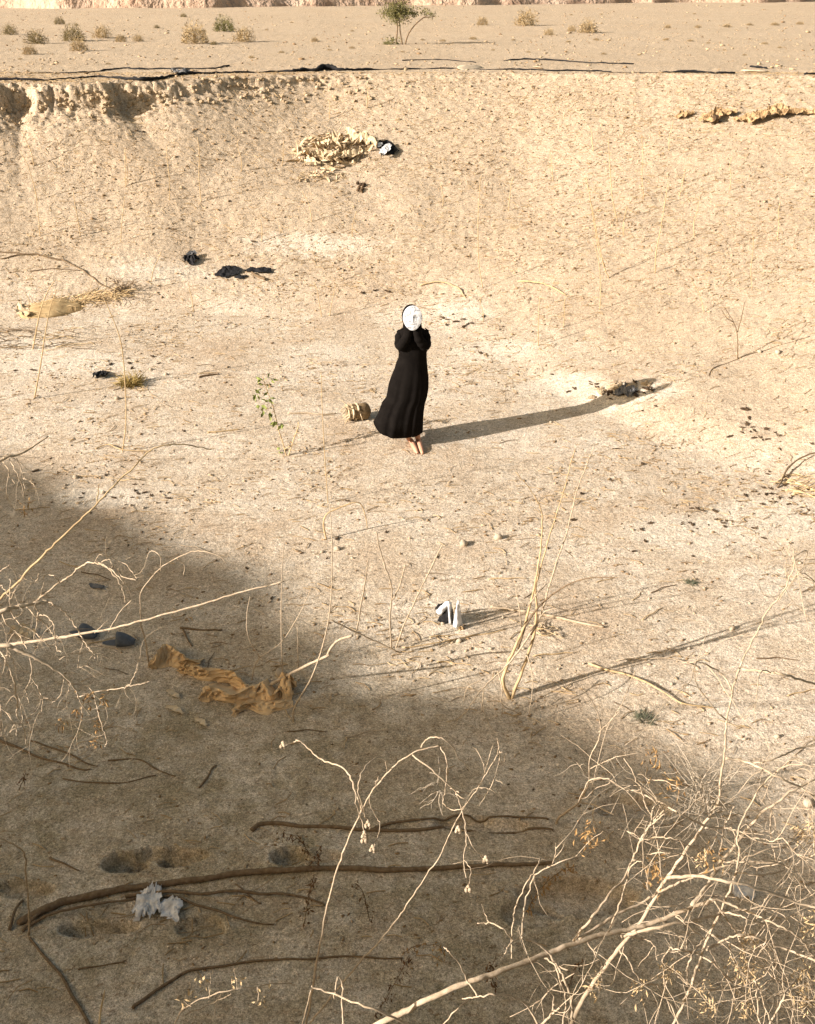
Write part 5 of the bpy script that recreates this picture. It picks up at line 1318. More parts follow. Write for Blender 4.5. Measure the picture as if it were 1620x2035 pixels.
# broken basket behind the hem
c = hit(706, 832)
t = thing("basket", "broken brown basket lying on its side behind the black hem", "basket", c)
dpx = depth(c) / F
axis = np.array([.96, .28, 0]); side = np.array([-.28, .96, 0])
def ring_mb(segs, a0=0, a1=2 * math.pi, n=26, closed=True):
    mb = MB(); vs = []
    for (s_, r) in segs:
        for k in range(n):
            th = a0 + (a1 - a0) * k / (n if closed else n - 1)
            rr = r * (1 + .08 * math.sin(th * 3 + s_ * 23) + .05 * math.sin(th * 7 - s_ * 50) + .04 * math.sin(th * 13))
            q = c + axis * s_ + side * rr * math.cos(th) + np.array([0, 0, .085 + rr * math.sin(th) * .92])
            vs.append(q)
    m_ = len(segs)
    fs = []
    for i in range(m_ - 1):
        for k in range(n if closed else n - 1):
            k2 = (k + 1) % n
            fs.append((i * n + k, i * n + k2, (i + 1) * n + k2, (i + 1) * n + k))
    mb.add(vs, fs); return mb
o = ring_mb([(-.09, .085), (-.04, .095), (.02, .104), (.08, .108), (.13, .10), (.165, .075), (.185, .035), (.188, .004)]).build("body", M['basket'], t)
so = o.modifiers.new("t", 'SOLIDIFY'); so.thickness = .006
for s0, rr, a0, a1 in ((-.098, .094, .5, 4.6), (-.05, .104, 1.2, 3.4), (.012, .112, .9, 2.6), (-.02, .106, 3.6, 5.2)):
    o = ring_mb([(s0, rr), (s0 + .014 + .008 * math.sin(a0 * 7), rr + .006), (s0 + .024, rr)], a0, a1, 22, False).build("band", M['husk'], t)
    so = o.modifiers.new("t", 'SOLIDIFY'); so.thickness = .005
o = ring_mb([(-.06, .080), (-.055, .002)]).build("mouth_shade", M['chip'], t)  # dark disc set in the mouth, painted as the basket's inner shade
mb = MB()
for k in range(46):
    th = rng.uniform(0, 6.28); q = c + axis * rng.uniform(-.10, .05) + side * .09 * math.cos(th) + np.array([0, 0, .085 + .085 * math.sin(th)])
    P, rr = curly(q, -axis + rng.normal(0, .5, 3), rng.uniform(.05, .15), .006, 5, .9, .6); mb.tube(P, rr, 4)
o = mb.build("frayed_strips", M['husk'], t); o['kind'] = 'stuff'

# white torn carton
c = hit(905, 1252); dpx = depth(c) / F
t = thing("torn_carton", "torn white carton standing upright with a black inside, throwing a long shadow", "carton", c)
def plate(name, corners, mat, thick=.006, bow=.012, n=8):
    """curved plate from px outline quad (x, y, dY) bottom-left, bottom-right, top-right, top-left"""
    A = [at(x, y, c[1] + d) for (x, y, d) in corners]
    vs = []
    for i in range(n):
        u = i / (n - 1)
        for j in range(n):
            w = j / (n - 1)
            p = (A[0] * (1 - u) + A[1] * u) * (1 - w) + (A[3] * (1 - u) + A[2] * u) * w
            p = p + np.array([0, -bow * math.sin(math.pi * u) + .006 * math.sin(7 * u + 6 * w) + .004 * math.sin(15 * w - 8 * u), .006 * math.sin(14 * u + 4 * w)])
            vs.append(p)
    mb = MB(); mb.add(vs, [(i * n + j, (i + 1) * n + j, (i + 1) * n + j + 1, i * n + j + 1) for i in range(n - 1) for j in range(n - 1)])
    o = mb.build(name, M[mat], t); so = o.modifiers.new("t", 'SOLIDIFY'); so.thickness = thick
plate("white_panel", [(900, 1246, .0), (921, 1252, .02), (913, 1194, .03), (909, 1192, .02)], 'white_plastic')
plate("white_panel", [(892, 1238, .05), (900, 1236, .08), (898, 1196, .06), (889, 1194, .04)], 'white_plastic', bow=.03)
plate("white_panel", [(866, 1217, .12), (880, 1222, .1), (896, 1196, .04), (884, 1195, .06)], 'white_plastic', bow=.02)
plate("black_lining", [(869, 1236, .1), (892, 1238, .06), (893, 1208, .07), (880, 1210, .1)], 'black_plastic', bow=.0)
plate("black_lining", [(864, 1212, .13), (879, 1206, .12), (882, 1198, .12), (868, 1203, .14)], 'black_plastic', bow=.0)
plate("grey_panel", [(893, 1240, .06), (903, 1244, .03), (900, 1215, .04), (897, 1205, .06)], 'grey_plastic', bow=.0)
plate("tan_foot", [(912, 1258, -.01), (920, 1262, -.01), (921, 1245, .0), (911, 1243, .0)], 'burlap', bow=0)

# slippers
def slipper(px, py, ang, label, tip=0.0):
    c = hit(px, py)
    t = thing("slipper", label, "slipper", c, "pair of slippers in the shade")
    ca, sa = math.cos(ang), math.sin(ang)
    def w(x, y, z):
        return np.array([c[0] + ca * x - sa * y, c[1] + sa * x + ca * y, hz(c[0], c[1]) + z + tip * x])
    n = 24; out = []
    for k in range(n):
        th = 2 * math.pi * k / n
        x = .135 * math.cos(th); wd = .046 + .010 * math.cos(th)
        out.append((x, wd * math.sin(th)))
    for nm, z0, z1, sc, m in (("sole", 0.0, .016, 1.0, 'sole'), ("insole", .016, .024, .94, 'rubber')):
        vs = [w(x * sc, y * sc, z0) for x, y in out] + [w(x * sc, y * sc, z1) for x, y in out]
        fs = [tuple(range(n - 1, -1, -1)), tuple(range(n, 2 * n))] + [(k, (k + 1) % n, n + (k + 1) % n, n + k) for k in range(n)]
        mb = MB(); mb.add(vs, fs); mb.build(nm, M[m], t, smooth=False)
    vs = []
    for i in range(9):
        x = -.005 + .135 * i / 8
        hw = .055 * math.sqrt(max(0.02, 1 - ((x - .02) / .125) ** 2)); hh = .082 * (1 - (i / 8) ** 1.6) + .012
        for j in range(11):
            a = math.pi * j / 10
            vs.append(w(x, hw * math.cos(a), .018 + hh * math.sin(a) ** .8))
    mb = MB(); mb.add(vs, [(i * 11 + j, (i + 1) * 11 + j, (i + 1) * 11 + j + 1, i * 11 + j + 1) for i in range(8) for j in range(10)])
    o = mb.build("upper", M['rubber'], t); so = o.modifiers.new("t", 'SOLIDIFY'); so.thickness = .006
slipper(236, 1281, R(2), "grey-blue slipper lying flat in the shade, right one of the pair")
slipper(166, 1264, R(-18), "grey-blue slipper under the long pale stick, left one of the pair", .05)
o = sheet(None, "pale_rag", [(25, 1255), (45, 1258), (68, 1265)], [.10, .16, .08], [.05, .07, .04], 'husk', 71, 22, 10)
tag(o, "small tan rag lying in the shade at the left edge beside the slippers", "rag")
o = sheet(None, "shoe_sole", [(178, 1162), (190, 1167), (206, 1170)], [.04, .06, .04], [.012, .02, .012], 'grey_plastic', 72, 14, 6)
tag(o, "small grey scrap with a pale rim lying in the shade above the slippers", "scrap")

# plastic bag caught under the thick branch
c = hit(318, 1812)
t = thing("plastic_bag", "grimy white plastic bag caught under the thick fallen branch", "plastic bag", c)
sheet(t, "bag_body", [(272, 1795), (295, 1795), (322, 1792)], [.15, .22, .16], [.025, .035, .025], 'bag', 81, 34, 16, base=.01, ridge=.015)
sheet(t, "torn_flap", [(318, 1815), (338, 1806), (360, 1812)], [.08, .15, .05], [.015, .025, .015], 'bag', 82, 24, 12, base=.012, ridge=.01)
sheet(t, "torn_flap", [(330, 1808), (343, 1822), (354, 1836)], [.10, .08, .015], [.02, .03, .015], 'bag', 83, 20, 8, base=.015)
sheet(t, "torn_flap", [(277, 1806), (275, 1820), (272, 1833)], [.03, .03, .04], [.01, .015, .01], 'bag', 84, 16, 6, fine=.6)
o = sheet(None, "grey_rag", [(1455, 1772), (1475, 1776), (1498, 1788)], [.06, .11, .05], [.03, .05, .03], 'bag', 91, 22, 10)
tag(o, "pale grey rag on the shaded ground behind the bleached thicket", "rag")

# dead leaf sprays hanging near the ground in the shade
def leaf_spray(label, pts, n, L, W, mat, Yoff=0.0):
    b = hit(*pts[0]); t = thing("dead_leaf_spray", label, "dead leaves", b)
    P = branch(t, pts, 1.3, .8, b[1] - .02, b[1] - Yoff, 'bark', 'stem', .01)
    Q = ALLP[-1]
    leaf_cluster(t, [Q[i] for i in range(1, len(Q), 2)], n, .012, L, W, mat, 'dried_leaves', 1.0)
for (lab, pts, n, m) in [
 ("brown withered leaf spray in the hollow by the second branch", [(615, 1700), (605, 1680), (585, 1662), (560, 1655)], 6, 'dark_leaf'),
 ("brown leaf spray leaning right in the hollow behind the thick branch", [(612, 1722), (630, 1705), (640, 1690)], 6, 'dark_leaf'),
 ("tan drooping leaf spray right of the tall dark twigs in the shade", [(1045, 1815), (1065, 1780), (1090, 1750), (1120, 1728), (1145, 1722)], 7, 'dry_leaf'),
 ("dark hanging leaf spray below the thick branch's middle", [(605, 1835), (610, 1800), (618, 1760), (622, 1745)], 5, 'dark_leaf'),
 ("long dark leaf spray slanting up in the lower middle shade", [(745, 2020), (770, 1980), (795, 1935), (812, 1900)], 6, 'dark_leaf'),
 ("dark leaf clump in shade left of the bleached log", [(985, 1965), (975, 1930), (985, 1905)], 7, 'dark_leaf'),
 ("tan leaf spray above the left end of the bleached log", [(800, 1895), (830, 1880), (870, 1880), (884, 1900)], 5, 'dry_leaf'),
 ("dark withered spray at the left edge below the forked branch", [(38, 1570), (48, 1545), (50, 1530)], 4, 'dark_leaf'),
 ("dark leaf tangle on the ground behind the log's middle", [(1130, 1960), (1145, 1925), (1160, 1910)], 5, 'dark_leaf'),
 ("dark curled leaves hanging beside the arching stem", [(735, 1830), (728, 1800), (720, 1770), (705, 1755)], 3, 'dark_leaf')]:
    leaf_spray(lab, pts, n, .035, .010, m, .1)

# ------------------------------------------------------------------ loose chips, stones, clods, sticks: every one a thing
CH = [(135, 70, 9), (262, 150, 11), (225, 168, 10), (420, 165, 9), (465, 208, 9), (600, 160, 8), (680, 128, 11), (700, 160, 12), (820, 170, 7), (720, 248, 8), (645, 275, 9), (930, 195, 7),
      (1225, 268, 16), (1235, 350, 13), (1265, 368, 9), (1340, 375, 9), (1275, 428, 10), (1310, 425, 10), (1350, 437, 11), (1395, 400, 10), (1415, 415, 10), (1600, 460, 9), (1425, 495, 7), (300, 745, 13),
      (255, 893, 12), (645, 575, 12), (500, 490, 9), (1225, 755, 14), (1375, 745, 11), (1370, 715, 11), (1450, 695, 13), (1515, 715, 14), (1550, 860, 12), (1330, 995, 11), (1480, 1025, 12), (640, 948, 12),
      (690, 910, 10), (660, 1012, 12), (595, 1070, 11), (930, 1098, 9), (1250, 1105, 9), (1110, 930, 10), (870, 905, 6), (905, 870, 7), (1065, 890, 9), (985, 840, 12), (1540, 760, 8), (1490, 760, 7), (540, 170, 15), (585, 150, 10), (490, 125, 9)]
CHIPS = [(1050 + x / 2.842, 720 + y / 2.842, w) for x, y, w in CH]
_r = np.random.default_rng(11)
CHIPS += [(float(x), float(y), float(w)) for x, y, w in zip(_r.normal(1238, 34, 34), _r.normal(776, 9, 34), _r.uniform(7, 16, 34))]
CHIPS += [(float(x), float(y), float(w)) for cx, cy, sx, sy, k in ((1540, 985, 50, 22, 26), (1420, 1035, 60, 16, 14), (1520, 855, 30, 12, 10), (900, 640, 30, 8, 8), (260, 985, 50, 14, 16), (265, 720, 60, 14, 14)) for x, y, w in zip(_r.normal(cx, sx, k), _r.normal(cy, sy, k), _r.uniform(5, 12, k))]
CHIPS += [(365, 857, 9), (70, 937, 14), (30, 737, 9), (65, 736, 12), (115, 940, 8), (670, 1072, 13), (768, 1058, 9), (690, 996, 8), (985, 1068, 9), (745, 578, 10), (720, 583, 12), (770, 580, 14), (880, 632, 10), (905, 640, 12), (938, 643, 9),
          (945, 690, 9), (955, 702, 10), (1320, 575, 7), (1010, 380, 6), (1225, 545, 8), (270, 260, 11), (285, 262, 8), (500, 480, 8), (505, 480, 7), (390, 140, 4), (880, 345, 8), (905, 450, 7), (60, 1300, 6), (180, 1020, 8), (160, 990, 9), (210, 945, 9),
          (330, 990, 9), (300, 985, 11), (540, 1190, 10), (650, 1110, 7), (600, 1100, 7), (760, 1075, 7), (870, 1108, 8), (1090, 1090, 8), (1000, 1130, 7), (1430, 745, 7), (1175, 600, 6), (810, 250, 7), (480, 505, 6), (215, 1090, 8), (255, 1085, 7), (430, 1115, 9), (490, 1130, 8),
          (660, 1480, 9), (1010, 1560, 10), (1060, 1570, 10), (1100, 1580, 8), (930, 1530, 9), (480, 1590, 6), (635, 1520, 8), (610, 1600, 6), (770, 1455, 7), (940, 1480, 7), (1130, 1450, 6), (440, 1325, 6), (1215, 955, 7), (630, 520, 7)]
def chip_mesh(k):
    mb = MB(); mb.lump((0, 0, .10), .5, (1.0, .38, .2), 2, .5)
    mb.lump((.25, .12, .10), .3, (1.0, .5, .3), 1, .5)
    o = mb.build("bark_chip", M['chip'], None, smooth=False); return o
protoc = [chip_mesh(k) for k in range(4)]
def put(proto, name, px, py, size_m, rz, label, cat, group, first, tilt=0.0):
    o = proto if first else proto.copy()
    if not first:
        COL.objects.link(o)
    p = hit(px, py)
    o.location = p; o.scale = (size_m, size_m, size_m); o.rotation_euler = (random.uniform(-tilt, tilt), random.uniform(-tilt, tilt), rz)
    return tag(o, label, cat, group)
for i, (x, y, w) in enumerate(CHIPS):
    p = hit(x, y)
    put(protoc[i % 4], "bark_chip", x, y, w * (1.1 if y < 1200 else .8) * depth(p) / F, random.uniform(-.5, .9), "dark brown chip of bark or plant litter lying on the sand", "bark chip", "dark chips strewn over the pit", i < 4, .25)

STONES = [(921, 1083, 20), (990, 1069, 18), (913, 1275, 12), (895, 1297, 9), (1455, 1250, 15), (1335, 1360, 8), (1000, 1228, 7), (1545, 702, 14), (1510, 700, 10), (1095, 840, 7), (1605, 1600, 26), (233, 793, 11), (555, 1340, 22), (330, 745, 9), (300, 735, 8), (630, 175, 11),
          (520, 185, 9), (480, 195, 8), (560, 200, 8), (455, 172, 8), (610, 190, 7), (430, 205, 7), (880, 1240, 9), (1040, 1290, 8), (1370, 1290, 8), (1490, 1200, 7), (1400, 1170, 8), (670, 1092, 13), (640, 1098, 8), (700, 1110, 7), (1590, 1120, 8), (1545, 1465, 12), (1480, 1470, 8), (1410, 1440, 7),
          (830, 1540, 6), (240, 1030, 6), (285, 1010, 8), (310, 1000, 7), (260, 1005, 7), (205, 980, 10), (150, 950, 12), (130, 965, 8), (730, 690, 5), (1290, 1190, 6), (1200, 1240, 7), (1115, 1265, 8), (975, 1290, 8), (1110, 1330, 7), (1160, 1320, 7), (940, 1330, 6)]
mbp = []
for k in range(3):
    mb = MB(); mb.lump((0, 0, .2), .5, (1, .8, .68), 2, .12); mbp.append(mb.build("stone", M['stone'], None))
for i, (x, y, w) in enumerate(STONES):
    p = hit(x, y)
    put(mbp[i % 3], "stone", x, y, w * depth(p) / F, random.uniform(0, 6), "pale rounded stone lying on the sand", "stone", "pale stones in the pit", i < 3, .3)

# clods crumbled from the rim
mbp = []
for k in range(4):
    mb = MB(); mb.lump((0, 0, .2), .5, (1, .85, .75), 2, .25); mbp.append(mb.build("earth_clod", M['clod'], None, smooth=False))
CL = []
for _ in range(90):
    x = rng.uniform(0, 330); CL.append((x, 200 + rng.normal(0, 14) + (235 - 200) * max(0, (120 - x) / 120) * .5, rng.uniform(5, 12)))
for _ in range(110):
    x = rng.uniform(340, 740); CL.append((x, rng.uniform(153, 210) + (x - 340) * -.02, rng.uniform(4, 10)))
for _ in range(50):
    CL.append((rng.uniform(740, 1250), rng.uniform(155, 250), rng.uniform(3.5, 7)))
for i, (x, y, w) in enumerate(CL):
    p = hit(x, y)
    put(mbp[i % 4], "earth_clod", x, y, w * depth(p) / F, random.uniform(0, 6), "crumbled clod of dry earth below the far rim", "earth clod", "earth clods below the rim", i < 4, .6)

p = hit(1421, 246)  # dark lumps standing in for the shade of the ledge's undercut
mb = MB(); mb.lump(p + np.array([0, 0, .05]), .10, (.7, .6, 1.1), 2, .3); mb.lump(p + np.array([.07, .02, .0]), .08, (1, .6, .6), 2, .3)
tag(mb.build("undercut_shade", M['chip'], None, smooth=False, origin=p), "dark lump added as the shade in the undercut of the crust ledge on the right bank", "lump")
M['crust'] = simple("brown_crust", (0.46, 0.33, 0.185), scale=9, c2=(0.27, 0.17, 0.085), bump=.8, bscale=40, bdist=.02)
t = thing("crust_ledge", "broken brown earth crust ledge with a dark undercut high on the right bank", "earth ledge", hit(1480, 240))
sheet(t, "crust", [(1388, 246), (1410, 240), (1432, 234), (1465, 228)], [.10, .26, .22, .08], [.10, .16, .08], 'crust', 201, 50, 16, fine=.9, rag=.3)
sheet(t, "crust", [(1455, 242), (1500, 240), (1545, 232), (1600, 229), (1640, 230)], [.08, .28, .30, .16, .1], [.08, .17, .15, .06], 'crust', 202, 70, 16, fine=.9, rag=.3)
sheet(t, "crust", [(1340, 236), (1362, 232), (1380, 228)], [.08, .2, .08], [.06, .12, .06], 'crust', 203, 26, 12, fine=.9, rag=.3)
# loose sticks
mbp = []
for k in range(6):
    mb = MB(); P = np.array([(-.5, 0, .02), (-.25, .03 * math.sin(k), .03), (0, .05 * math.cos(k * 2), .035), (.25, .03 * math.sin(k * 3), .03), (.5, -.02, .02)])
    mb.tube(crom(P, 4), np.linspace(.016, .009, 17) * (1.2 if k % 2 else .8), 5)
    mbp.append(mb.build("stick", M['stalk' if k % 3 else 'bark'] if k % 2 else M['twig'], None))
n = 0
while n < 130:
    x = rng.uniform(0, 1620); y = rng.uniform(430, 1500)
    p = hit(x, y)
    if p[1] < 4: continue
    put(mbp[n % 6], "stick", x, y, rng.uniform(.10, .34), rng.normal(.15, .5), "thin dry stick lying loose on the sand", "stick", "loose sticks on the pit floor", n < 6, .03)
    n += 1

# ------------------------------------------------------------------ black plastic edging along the far rim
def rim_strip(label, pts, mat='black_plastic', name="plastic_strip"):
    H = np.array([hit(x, y) for x, y, w in pts]); W = np.array([w for x, y, w in pts], float)
    P = crom(H, 6)
    Wt = np.interp(np.linspace(0, 1, len(P)), np.linspace(0, 1, len(W)), W)
    d = np.array([depth(p) for p in P])
    r = Wt * .5 * d / F
    r = r * (0.85 + .35 * (rng.random(len(P)) - .5) + .9 * np.array([float(N1(q[0] * 2.3, q[1] * 3)) for q in P]))
    P[:, 1] += np.array([.10 * float(N2(q[0] * 1.1, 3.0)) + .05 * float(N3(q[0] * 4, 3.0)) for q in P])
    for i in range(len(P)):
        P[i, 2] = hz(P[i, 0], P[i, 1]) + r[i] * .75
    mb = MB(); mb.tube(P, r, 8, rough=.2, flat_=.7)
    o = mb.build(name, M[mat], None, origin=P[0])
    return tag(o, label, "plastic strip")
rim_strip("long black plastic strip running along the left half of the far rim, front one", [(-30, 158, 6), (0, 159, 6), (40, 160, 6), (90, 160, 6), (130, 157, 5), (160, 155, 5), (190, 153, 5), (225, 156, 7), (255, 160, 10), (280, 162, 11), (310, 159, 11), (340, 153, 9), (372, 149, 7), (420, 147, 5), (480, 145, 5), (560, 143, 5), (600, 142, 7)])
rim_strip("bulging black plastic bundle on the rim near the middle", [(560, 143, 4), (580, 143, 8), (605, 141, 9), (630, 141, 8), (640, 139, 11), (660, 139, 12), (675, 140, 9), (700, 140, 6), (740, 139, 4)])
rim_strip("thin dark strip along the rim right of the black bundle", [(735, 139, 3.5), (800, 138, 3.5), (860, 137, 3.5), (920, 136, 3.5)])
rim_strip("thin black strip lying behind the front one on the plain at left", [(50, 148, 3), (80, 145, 4), (150, 145, 3.5), (200, 142, 4), (245, 136, 7), (270, 138, 5), (320, 137, 5), (360, 138, 4), (420, 137, 4), (455, 132, 4)])
rim_strip("dark strip on the rim right of centre, front one", [(1000, 138, 4), (1040, 139, 4.5), (1100, 141, 4), (1180, 142, 4), (1215, 144, 4)])
rim_strip("dark strip on the rim at the right, front one", [(1315, 145, 4.5), (1370, 145, 6), (1420, 146, 5), (1460, 146, 4)])
rim_strip("thin dark strip behind, right of centre on the plain", [(1000, 120, 3.5), (1050, 118, 4), (1100, 120, 3.5), (1150, 124, 3.5), (1200, 126, 4), (1260, 128, 3.5)])
rim_strip("short dark strip on the plain at the far right", [(1490, 133, 4), (1510, 135, 5), (1524, 136, 4)])
rim_strip("thin brown-black strip on the rim just left of the right-hand strips", [(1210, 144, 2.5), (1260, 145, 3), (1320, 145, 2.5)])
rim_strip("thin dark strip on the rim bridging the middle gap", [(915, 136, 2.5), (960, 138, 3), (1005, 138, 2.5)])
rim_strip("black strip at the right edge of the rim", [(1600, 149, 5), (1625, 148, 5)])
rim_strip("thin brown strip on the plain just right of the acacia", [(800, 121, 2.5), (850, 119, 3), (895, 120, 2.5), (945, 124, 3)])
o = sheet(None, "grey_sheet", [(344, 146), (356, 145), (367, 149)], [.2, .3, .15], [.08, .12, .06], 'grey_plastic', 95, 16, 8)
tag(o, "dusty grey plastic fold lying on the black rim strip", "plastic scrap")
for (x, y, w, lab) in [(935, 137, 26, "pale flat slab on the rim right of the middle"), (1500, 143, 22, "pale flat slab on the rim at the right"), (1070, 136, 12, "small pale slab between the dark strips")]:
    p = hit(x, y); mb = MB(); mb.lump(p + np.array([0, 0, .02]), w * depth(p) / F * .8, (1.6, .8, .14), 2, .12)
    tag(mb.build("slab", M['stone'], None, origin=p), lab, "slab")

# ------------------------------------------------------------------ shrubs of the plain
def shrub_mesh(seed, mat, hgt=.62):
    r_ = np.random.default_rng(seed); mb = MB()
    for _ in range(1300):
        d = r_.normal(0, 1, 3); d[2] = abs(d[2]) * .9; d /= np.linalg.norm(d)
        q = r_.uniform(.35, 1) ** .6 * (1 + .25 * math.sin(4 * math.atan2(d[1], d[0]) + seed))
        p = np.array([d[0] * .5 * q, d[1] * .5 * q, d[2] * hgt * q + .01])
        dd = d + r_.normal(0, .5, 3); dd /= np.linalg.norm(dd)
        s_ = np.cross(dd, r_.normal(0, 1, 3)); s_ /= np.linalg.norm(s_)
        l = r_.uniform(.05, .12); w = r_.uniform(.006, .018)
        mb.add([p - s_ * w, p + dd * l, p + s_ * w], [(0, 1, 2)])
    for _ in range(24):
        d = r_.normal(0, 1, 3); d[2] = abs(d[2]) + .4; d /= np.linalg.norm(d)
        mb.tube([(0, 0, 0), d * .25, d * np.array([.48, .48, hgt * .9])], [.012, .008, .004], 3)
    return mb.build("desert_shrub", M[mat], None, smooth=False)
SH = {'shrub': [shrub_mesh(3, 'shrub'), shrub_mesh(8, 'shrub')], 'shrub_green': [shrub_mesh(5, 'shrub_green')], 'shrub_pale': [shrub_mesh(6, 'shrub_pale'), shrub_mesh(9, 'shrub_pale')]}
used = {}
def shrub(px, py, w, m, label, group=None, sq=1.0):
    key = (m, (int(px) % len(SH[m])))
    pr = SH[key[0]][key[1]]
    o = pr if key not in used else pr.copy()
    if key in used: COL.objects.link(o)
    used[key] = 1
    p = hit(px, py); s_ = w * depth(p) / F
    o.location = p; o.scale = (s_, s_ * .9, s_ * sq); o.rotation_euler = (0, 0, random.uniform(0, 6.28))
    tag(o, label, "shrub", group)
BIG = [(73, 87, 40, 'shrub', "dark olive shrub on the plain, second from the left edge"), (147, 81, 46, 'shrub', "broad olive-brown shrub on the plain above the left rim"), (20, 69, 30, 'shrub', "low brown shrub on the plain nearest the left edge"),
       (203, 75, 36, 'shrub_pale', "low pale-brown shrub right of the broad olive one"), (240, 83, 22, 'shrub_pale', "small pale round shrub, left one of a close pair"), (275, 82, 21, 'shrub_pale', "small pale round shrub, right one of a close pair"),
       (388, 86, 58, 'shrub_pale', "widest tan shrub on the left half of the plain"), (446, 62, 42, 'shrub_green', "green shrub standing behind the widest tan one"), (485, 83, 42, 'shrub_pale', "round tan shrub with a long shadow, right of the widest"),
       (626, 83, 16, 'shrub_pale', "small lone shrub midway to the acacia"), (158, 101, 36, 'shrub_pale', "faint grey shrub in front of the broad olive one"), (60, 108, 28, 'shrub_pale', "pale thin shrub close to the left rim"),
       (959, 50, 24, 'shrub_pale', "small round shrub, first right of the acacia"), (1045, 51, 46, 'shrub_pale', "large dome-shaped shrub right of the acacia"), (1091, 70, 20, 'shrub_pale', "small shrub in front of the dome-shaped one"),
       (1136, 62, 17, 'shrub_pale', "little pale shrub beside the rightmost large one"), (1168, 65, 38, 'shrub_pale', "large tan shrub, rightmost of the big ones"), (1327, 56, 14, 'shrub_pale', "lone small brown shrub far to the right"), (119, 48, 22, 'shrub', "thin low shrub far back on the left plain"),
       (312, 56, 12, 'shrub', "tiny dark shrub far back, right of the broad olive one"), (365, 34, 14, 'shrub', "tiny shrub farthest back on the left plain"), (425, 89, 14, 'shrub', "tiny dark shrub in front of the widest tan one"), (152, 51, 9, 'shrub', "tiny dark dot of shrub left of centre far back")]
for (x, y, w, m, lab) in BIG:
    shrub(x, y, w * 1.05, m, lab, "shrubs on the plain", .95 if w > 16 else .8)
for (x, y, w) in [(800, 104, 10), (880, 82, 12), (840, 80, 10), (940, 78, 16), (1020, 80, 9), (1130, 84, 12), (1185, 80, 14), (1322, 80, 12), (1372, 82, 14), (1408, 86, 9), (1520, 88, 14), (1387, 55, 16), (1445, 54, 20), (1490, 50, 14), (1540, 50, 18), (1590, 48, 16), (1476, 11, 8), (1380, 28, 7),
                  (1135, 30, 8), (1195, 29, 7), (215, 128, 12), (40, 118, 10), (500, 115, 14), (560, 105, 12), (600, 118, 12), (350, 118, 10), (700, 96, 12), (655, 100, 10), (1480, 110, 10), (1270, 110, 9), (1200, 108, 12), (1050, 104, 10), (980, 100, 9), (1550, 95, 10), (1440, 100, 8), (530, 60, 8), (700, 62, 9), (580, 45, 8)]:
    shrub(x, y, w, 'shrub_pale', "tiny dry tussock dotted on the far plain", "tiny tussocks on the plain", .5)

# the little acacia
def acacia():
    b = hit(792, 88); Y = b[1]
    t = thing("acacia_tree", "small green acacia with bare splayed stems standing alone on the plain", "tree", b)
    branch(t, [(787, 90), (789, 70), (790, 50), (786, 30)], 1.9, 1.2, Y, Y, 'bark', 'trunk', .0); branch(t, [(800, 90), (796, 66), (794, 46), (792, 28)], 1.7, 1.1, Y, Y + .1, 'bark', 'trunk', .0)
    branch(t, [(805, 89), (810, 72), (820, 55), (835, 40), (848, 31)], 2.0, 1.0, Y, Y - .05, 'bark', 'trunk', .0); branch(t, [(840, 35), (855, 34), (866, 32)], 1.1, .6, Y - .05, Y - .1, 'bark', 'branch', .0)
    mb = MB()
    for (x, y, s_, n) in [(792, 12, .17, 150), (785, 22, .2, 200), (800, 24, .2, 220), (775, 20, .16, 100), (812, 26, .13, 90), (790, 33, .18, 170), (765, 26, .12, 50), (825, 27, .08, 40), (845, 22, .11, 50), (858, 30, .08, 30), (780, 84, .13, 90), (770, 88, .10, 50)]:
        c = at(x, y, Y + rng.normal(0, .05))
        for _ in range(n * 2):
            p = c + rng.normal(0, s_ * .8, 3) * np.array([1, 1, .7])
            leaf(mb, p, rng.normal(0, 1, 3), rng.uniform(.04, .09), rng.uniform(.016, .034))
    mb.build("crown", M['shrub_green'], t, smooth=False)
acacia()

